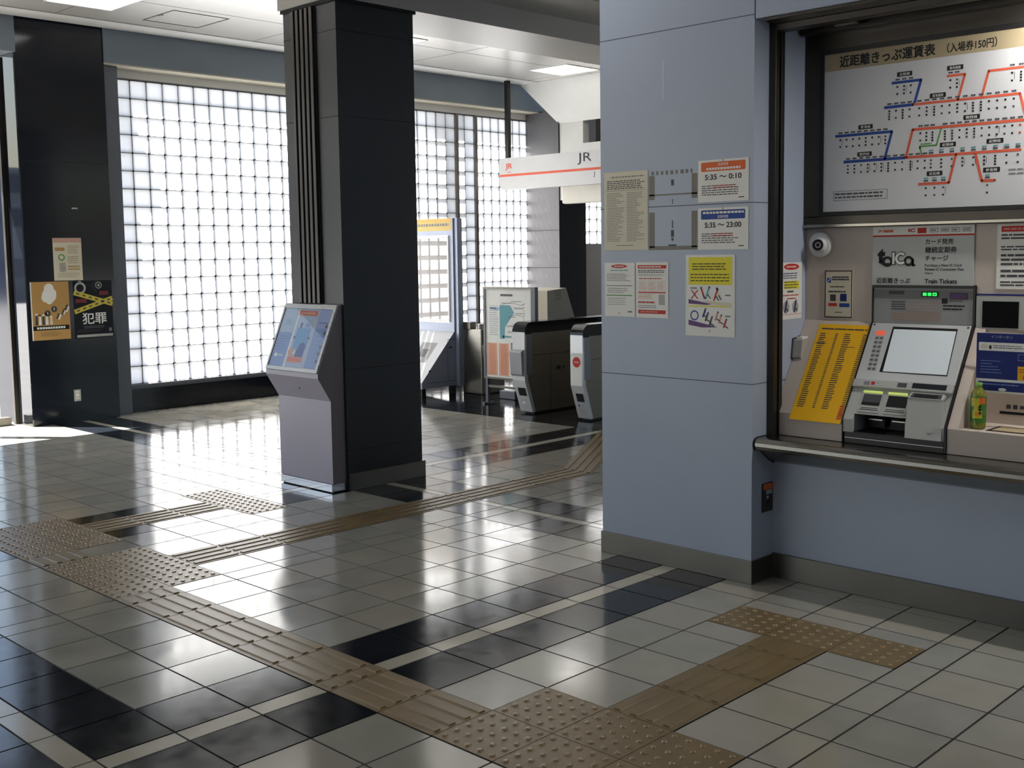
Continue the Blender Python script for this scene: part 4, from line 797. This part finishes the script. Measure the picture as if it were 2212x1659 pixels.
# cable raceways above the kiosk
e = thing('cable_raceway', (-3.9, 1.76, 1.34), 'group of slim vertical cable covers running up the dark column above the kiosk', 'cable cover')
m = MB(); m.box(-4.035, -3.765, 1.762, 1.7675, 1.338, 3.425, M_GJOINT); m.build('backplate', e)
for k in range(5):
    m = MB(); x = -4.03 + k * .055; m.box(x, x + .034, 1.742, 1.763, 1.338, 3.425, mat('raceway_grey', rgb(66, 64, 62), rough=.3, metal=.6)); m.build('cover_strip', e, bevel=.004)

# ------------------------------------------------------------------ hanging signs at the far end
e = thing('hanging_sign', (-7.0, 8.25, 2.56), 'long white hanging sign with an orange stripe and orange emblem above the gates', 'sign')
m = MB(); sgn = [(-8.36, 2.62), (-8.32, 2.565), (-8.28, 2.55), (-5.2, 2.55), (-5.2, 2.985), (-8.36, 2.985)]
m.prism(sgn, 8.24, 8.36, mat('sign_white', rgb(196, 196, 196), rough=.4), 'y'); sbd = m.build('sign_body', e, bevel=.004)
m = MB(); B = facing_front(m, -8.36, 8.2385, 2.55); B.rect(0, .180, 3.16, .212, P['jr'], 1)
B.text('JR', .115, .265, .095, P['jr'], 2, w=.135, bold=.02); B.rect(.145, .238, .225, .246, P['jr'], 2)
B.text('JR', 1.435, .262, .150, P['black'], 2, w=.24, bold=-.004); B.text('J', 1.71, .085, .075, P['black'], 2)
m.build('lettering', sbd)
for x in (-8.275, -5.6): m = MB(); m.box(x, x + .06, 8.27, 8.33, 2.985, 4.045, M_BLACK); m.build('suspension_pole', e)
e = thing('hanging_light_box', (-7.0, 8.65, 2.33), 'pale rounded sign box hanging just below the orange striped sign', 'sign')
m = MB(); m.box(-7.53, -6.2, 8.60, 8.74, 2.335, 2.60, mat('box_cream', rgb(206, 202, 190), rough=.4)); m.build('box', e, bevel=.03, seg=3)
m = MB(); m.box(-7.3, -6.4, 8.735, 9.169, 2.46, 2.56, M_WHITE); m.build('wall_bracket', e)

# ------------------------------------------------------------------ ticket gates
M_GSIDE = mat('gate_side_steel', rgb(136, 130, 120), rough=.36, metal=.5, var=.08, vscale=4, stretch=(1, 1, 12))
M_GTOP = mat('gate_black_top', rgb(16, 18, 22), rough=.16, spec=.5)
M_GFACE = mat('gate_face_silver', rgb(222, 224, 228), rough=.25, metal=.3)
def gate(x0, x1, label, reader):
    e = thing('ticket_gate', ((x0 + x1) / 2, 6.2, 0), label, 'ticket gate', 'ticket gates')
    Y1_ = 7.25
    def arc(cy0, cz, r, t0, t1, n=6): return [(cy0 + r * math.cos(math.radians(t0 + (t1 - t0) * k / n)), cz + r * math.sin(math.radians(t0 + (t1 - t0) * k / n))) for k in range(n + 1)]
    low = [(5.425, .02), (5.318, .36), (5.318, .865), (Y1_ - .02, .865), (Y1_ - .02, .36), (Y1_ - .12, .02)]
    m = MB(); m.prism(low, x0 + .006, x1 - .006, M_GSIDE, 'x'); m.box(x0 + .02, x1 - .02, 5.46, Y1_ - .14, 0, .021, M_BLACK); gb = m.build('body', e)
    m = MB(); m.box(x1 - .0065, x1 - .0045, 5.44, Y1_ - .1, .612, .617, M_BLACK); m.box(x1 - .0065, x1 - .0045, 5.70, 5.704, .03, .612, M_BLACK); m.box(x1 - .0065, x1 - .0035, 5.80, 5.86, .44, .475, M_DSTEEL); m.box(x1 - .0065, x1 - .0035, 5.90, 5.93, .45, .47, M_BLACK); m.build('service_door', gb)
    top = arc(5.40, .865, .10, 180, 90) + [(Y1_ - .08, .965)] + arc(Y1_ - .08, .885, .08, 90, 0) + [(Y1_, .84), (5.40, .84), (5.40, .36), (5.388, .34), (5.388, .83)]
    top2 = arc(5.40, .865, .10, 180, 90) + [(Y1_ - .08, .965)] + arc(Y1_ - .08, .885, .08, 90, 0) + [(Y1_, .85), (5.40, .85), (5.395, .84), (5.31, .84)]
    m = MB(); m.prism(top2, x0 - .004, x1 + .004, M_GTOP, 'x'); m.build('top_cover', e, bevel=.006)
    # silver front face that follows the leaning nose and wraps a little round the side
    prof = [(5.412, .02), (5.298, .36), (5.298, .85), (5.31, .90), (5.332, .935), (5.36, .957), (5.365, .945), (5.345, .922), (5.33, .89), (5.345, .85), (5.345, .365), (5.455, .02)]
    m = MB(); m.prism(prof, x0 - .002, x1 + .002, M_GFACE, 'x'); gf = m.build('front_face', e, bevel=.004)
    m = MB(); m.box(x1 + .001, x1 + .0035, 5.325, 5.41, .42, .842, mat('gate_side_trim', rgb(136, 140, 150), rough=.35, metal=.3)); m.build('side_trim', e)
    v = Vector((0, 5.298 - 5.412, .34)).normalized(); w_ = x1 - x0
    m = MB(); B = Board(m, (x0, 5.412, .02), X1, v); B.o = B.o + B.n * .0008
    B.rect(.04, .185, w_ - .02, .275, P['black'], 2); B.rect(.05, .195, w_ - .03, .265, P['crime'], 3)
    if reader:
        B.outline(.05, .07, .11, .14, .006, P['lgrey'], 2); B.rect(.06, .09, .10, .12, P['white'], 3)
    else:
        B.disc(.05, .14, .012, P['dgrey'], 2); B.rrect(.03, .05, w_ - .03, .11, .01, P['lgrey'], 2); B.rect(.085, .13, .11, .15, P['lgrey'], 2)
    m.build('front_display', gf)
    if reader:
        m = MB(); m.prism([(5.30, .40), (5.268, .42), (5.255, .66), (5.30, .685)], x0 - .004, x1 - .01, mat('reader_grey', rgb(164, 166, 172), rough=.3, metal=.3), 'x'); m.build('ticket_feeder', e, bevel=.01, seg=3)
    else:
        m = MB(); B = facing_front(m, x0, 5.296, 0); B.rect(.006, .36, w_ - .006, .685, P['white'], 1)
        B.disc(w_ * .52, .595, .052, P['red'], 2); B.rect(w_ * .52 - .032, .587, w_ * .52 + .032, .603, P['pink'], 3); m.build('no_entry_panel', gf)
gate(-5.30, -5.13, 'left ticket gate with grey feeder on its nose behind the dark column', True)
gate(-4.50, -4.345, 'right ticket gate with red round sign on a white front', False)

# ------------------------------------------------------------------ fare adjustment machine behind the dark column
M_FA = mat('adjuster_blue_grey', rgb(152, 160, 180), rough=.4, metal=.2, var=.03)
M_FAL = mat('adjuster_light', rgb(170, 172, 176), rough=.4)
e = thing('fare_adjuster', (-7.5, 6.0, 0), 'tall blue grey machine with orange header and framed clear panel behind the dark column', 'ticket machine')
m = MB(); m.prism([(5.575, .10), (6.16, .10), (6.16, .745), (6.115, .745), (5.575, .165)], -8.05, -7.055, M_FA, 'x'); bc = m.build('base_cabinet', e)
m = MB(); B = facing_right(m, -7.0545, 0, 0)
B.outline(5.99, .16, 6.13, .66, .004, P['dgrey'], 1); B.rect(5.65, .16, 6.13, .164, P['dgrey'], 1); B.rect(6.01, .66, 6.13, .664, P['dgrey'], 1); B.rect(6.02, .55, 6.06, .575, P['dgrey'], 1); B.disc(5.70, .30, .016, P['dgrey'], 1); m.build('side_door', bc)
m = MB(); q0, q1 = Vector((0, 5.575, .168)), Vector((0, 6.115, .748)); B = Board(m, (-8.03, q0.y, q0.z), X1, (q1 - q0)); Lq = (q1 - q0).length
B.slab(0, 0, .975, Lq, -.004, .006, M_FAL); B.o = B.o + B.n * .006; B.rect(.55, .3, .82, .6, P['grey'], 1); B.rect(.62, .38, .74, .5, P['dgrey'], 2); B.rect(.45, .1, .75, .25, P['pale_blue'], 1); m.build('control_panel', e)
m = MB()
for a in ((-8.05, -7.045, 6.10, 6.17, 1.90, 2.10), (-8.05, -7.045, 6.10, 6.17, .745, .85), (-7.10, -7.045, 6.10, 6.17, .85, 1.90), (-8.05, -7.99, 6.10, 6.17, .85, 1.90)): m.box(*a, M_FA)
m.box(-7.045, -6.99, 6.12, 6.20, 0.10, 2.10, M_FA); uf = m.build('upper_frame', e)
m = MB(); B = facing_front(m, -8.03, 6.0985, 1.955); B.rect(0, 0, .96, .145, mat('print_header', rgb(206, 178, 96), rough=.5), 1); B.rect(0, .11, .96, .145, mat('print_header2', rgb(220, 168, 70), rough=.5), 2); B.rows(.1, .05, .92, .09, 1, P['grey'], 3, .8, 3, .03, .05, 0); m.build('header_panel', uf)
m = MB(); B = facing_front(m, -7.985, 6.094, .86)
Wp, Hp, t_ = .88, 1.035, .03
for a in ((0, 0, Wp, t_), (0, Hp - t_, Wp, Hp), (0, t_, t_, Hp - t_), (Wp - t_, t_, Wp, Hp - t_)): B.slab(*a, -.01, .012, M_WHITE)
pb = m.build('panel_border', e, bevel=.006)
m = MB(); m.box(-7.96, -7.13, 6.105, 6.109, .88, 1.88, M_ACRYL); m.build('clear_panel', pb)
for (x, y) in ((-7.15, 5.66), (-7.1, 6.1), (-7.95, 5.66), (-7.95, 6.1)):
    m = MB(); m.box(x - .03, x + .03, y - .03, y + .03, 0, .10, M_BLACK); m.build('foot', e)
e = thing('steel_cabinet', (-6.85, 6.33, 0), 'narrow brushed steel cabinet between the blue grey machine and the map board', 'cabinet')
m = MB(); m.box(-7.03, -6.70, 6.21, 6.60, 0, .78, mat('cabinet_steel', rgb(126, 124, 118), rough=.3, metal=.9, var=.1, stretch=(1, 1, 14))); m.build('body', e, bevel=.01)
m = MB(); m.box(-7.03, -6.88, 6.205, 6.3, .78, .86, M_SKIRT); m.lathe((-6.80, 6.3, .78), [(.04, 0), (.04, .05), (.03, .06), (0, .06)], M_STEEL, 16); m.build('top_fitting', e)
m = MB(); m.box(-6.70, -6.66, 6.22, 6.30, .45, .60, M_DSTEEL); m.build('handle', e)

# ------------------------------------------------------------------ map board on legs, cable box, beige machine
e = thing('route_map_stand', (-5.75, 5.7, 0), 'white floor standing map board with teal and orange maps left of the gates', 'sign board')
m = MB()
for a in ((-6.13, -6.10, .29, 1.31), (-5.40, -5.34, .29, 1.31)): m.box(a[0], a[1], 5.69, 5.74, a[2], a[3], M_FRAMEG)
m.box(-6.10, -5.40, 5.69, 5.74, 1.285, 1.31, M_SKIRT); m.box(-6.10, -5.40, 5.69, 5.74, .29, .31, M_SKIRT); m.build('frame', e)
m = MB(); m.box(-6.10, -5.40, 5.70, 5.735, .31, 1.285, P['white']); B = facing_front(m, -6.10, 5.6995, .31)
B.outline(.015, .015, .685, .96, .003, P['lgrey'], 1); B.rows(.235, .895, .42, .925, 1, P['dgrey'], 2, .8, 3, .11, .13, 0)
B.poly([(.22, .43), (.25, .43), (.25, .80), (.22, .80)], P['teal'], 2); B.poly([(.25, .80), (.38, .80), (.44, .72), (.30, .56), (.29, .43), (.25, .43)], P['teal'], 2)
B.rect(.07, .745, .24, .775, P['pale_blue'], 1); B.rows(.06, .46, .20, .80, 14, mat('print_faint', rgb(176, 188, 194), rough=.5), 1, .4, 4, .1, .4, .2); B.rows(.26, .44, .42, .47, 1, P['teal'], 2, .7, 5)
for pts in ([(.25, .81), (.40, .83), (.56, .80), (.60, .83)], [(.44, .76), (.58, .77), (.60, .70)], [(.36, .66), (.46, .70), (.58, .68), (.60, .60), (.47, .58)], [(.33, .56), (.46, .60), (.52, .52), (.58, .55)], [(.34, .50), (.48, .50), (.56, .46)]):
    for a, b_ in zip(pts, pts[1:]): B.line(a, b_, .007, P['lgrey'], 2); B.rows(a[0], a[1] + .006, b_[0] if b_[0] > a[0] else a[0] + .05, a[1] + .02, 1, P['grey'], 3, .5, int(a[0] * 997), .1, .2, 0)
for a in (.02, .20): B.rect(a, .02, a + .155, .38, P['salmon'], 1); B.rows(a + .03, .03, a + .14, .37, 30, mat('print_rust', rgb(196, 116, 78), rough=.5), 2, .5, int(a * 100), .2, .5, .2)
B.rect(.385, .20, .54, .38, P['grey'], 1); B.rect(.385, .38, .54, .39, P['dgrey'], 2); B.rect(.385, .10, .54, .175, P['purple'], 1); B.rows(.39, .105, .53, .16, 4, P['pink'], 2, .4, 4, .1, .12, 0); B.rect(.385, .02, .54, .075, P['pale_blue'], 1); B.rect(.385, .06, .54, .075, P['navy'], 2); B.rect(.56, .2, .67, .38, P['red'], 1)
m.build('map_panel', e)
for x in (-6.10, -5.37):
    m = MB(); m.box(x - .018, x + .018, 5.70, 5.735, 0, .30, M_FRAMEG); m.box(x - .02, x + .02, 5.64, 5.80, 0, .02, M_FRAMEG); m.build('leg', e)
m = MB(); m.box(-6.08, -5.39, 5.705, 5.73, .19, .215, M_SKIRT); m.build('cross_bar', e)
e = thing('cable_junction', (-5.95, 6.2, 0), 'small grey box with a loose black cable on the floor behind the map board', 'box')
m = MB(); m.box(-6.3, -6.05, 6.1, 6.35, .0, .10, M_FRAMEG); m.build('box', e, bevel=.01)
m = MB(); m.tube([(-6.06, 6.2, .06), (-5.95, 6.15, .13), (-5.85, 6.2, .10), (-5.7, 6.1, .04), (-5.55, 6.2, .09), (-5.45, 6.3, .012)], .009, M_BLACK); m.build('cable', e)
e = thing('service_machine', (-6.48, 7.3, 0), 'beige machine with sloped back and vents standing behind the gates', 'machine')
M_BEI = mat('machine_beige', rgb(196, 188, 170), rough=.45, var=.02); M_BEIS = mat('machine_beige_shaded', rgb(146, 144, 136), rough=.5, var=.02)  # second beige is darker: shade on the side face put into the colour
m = MB(); SP = [(7.0, .05), (7.0, 1.215), (7.345, 1.24), (7.51, .845), (7.62, .80), (7.62, .05)]
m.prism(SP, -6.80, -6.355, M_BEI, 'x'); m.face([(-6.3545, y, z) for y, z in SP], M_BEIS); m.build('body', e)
m = MB(); [m.box(-6.3548, -6.353, 7.14, 7.25, 1.10 + k * .025, 1.106 + k * .025, P['dgrey']) for k in range(5)]; m.build('vent', e)
m = MB(); m.box(-6.78, -6.37, 7.02, 7.6, 0, .052, M_BLACK); m.build('plinth', e)
m = MB(); m.lathe((-6.62, 6.84, 0), [(.13, 0), (.14, .3), (.14, .78), (.12, .84), (.05, .87), (0, .875)], mat('bin_white', rgb(210, 208, 202), rough=.4), 24); tag(m.build('waste_bin', loc=(-6.62, 6.84, 0)), 'round pale topped bin standing in front of the beige machine', 'bin')
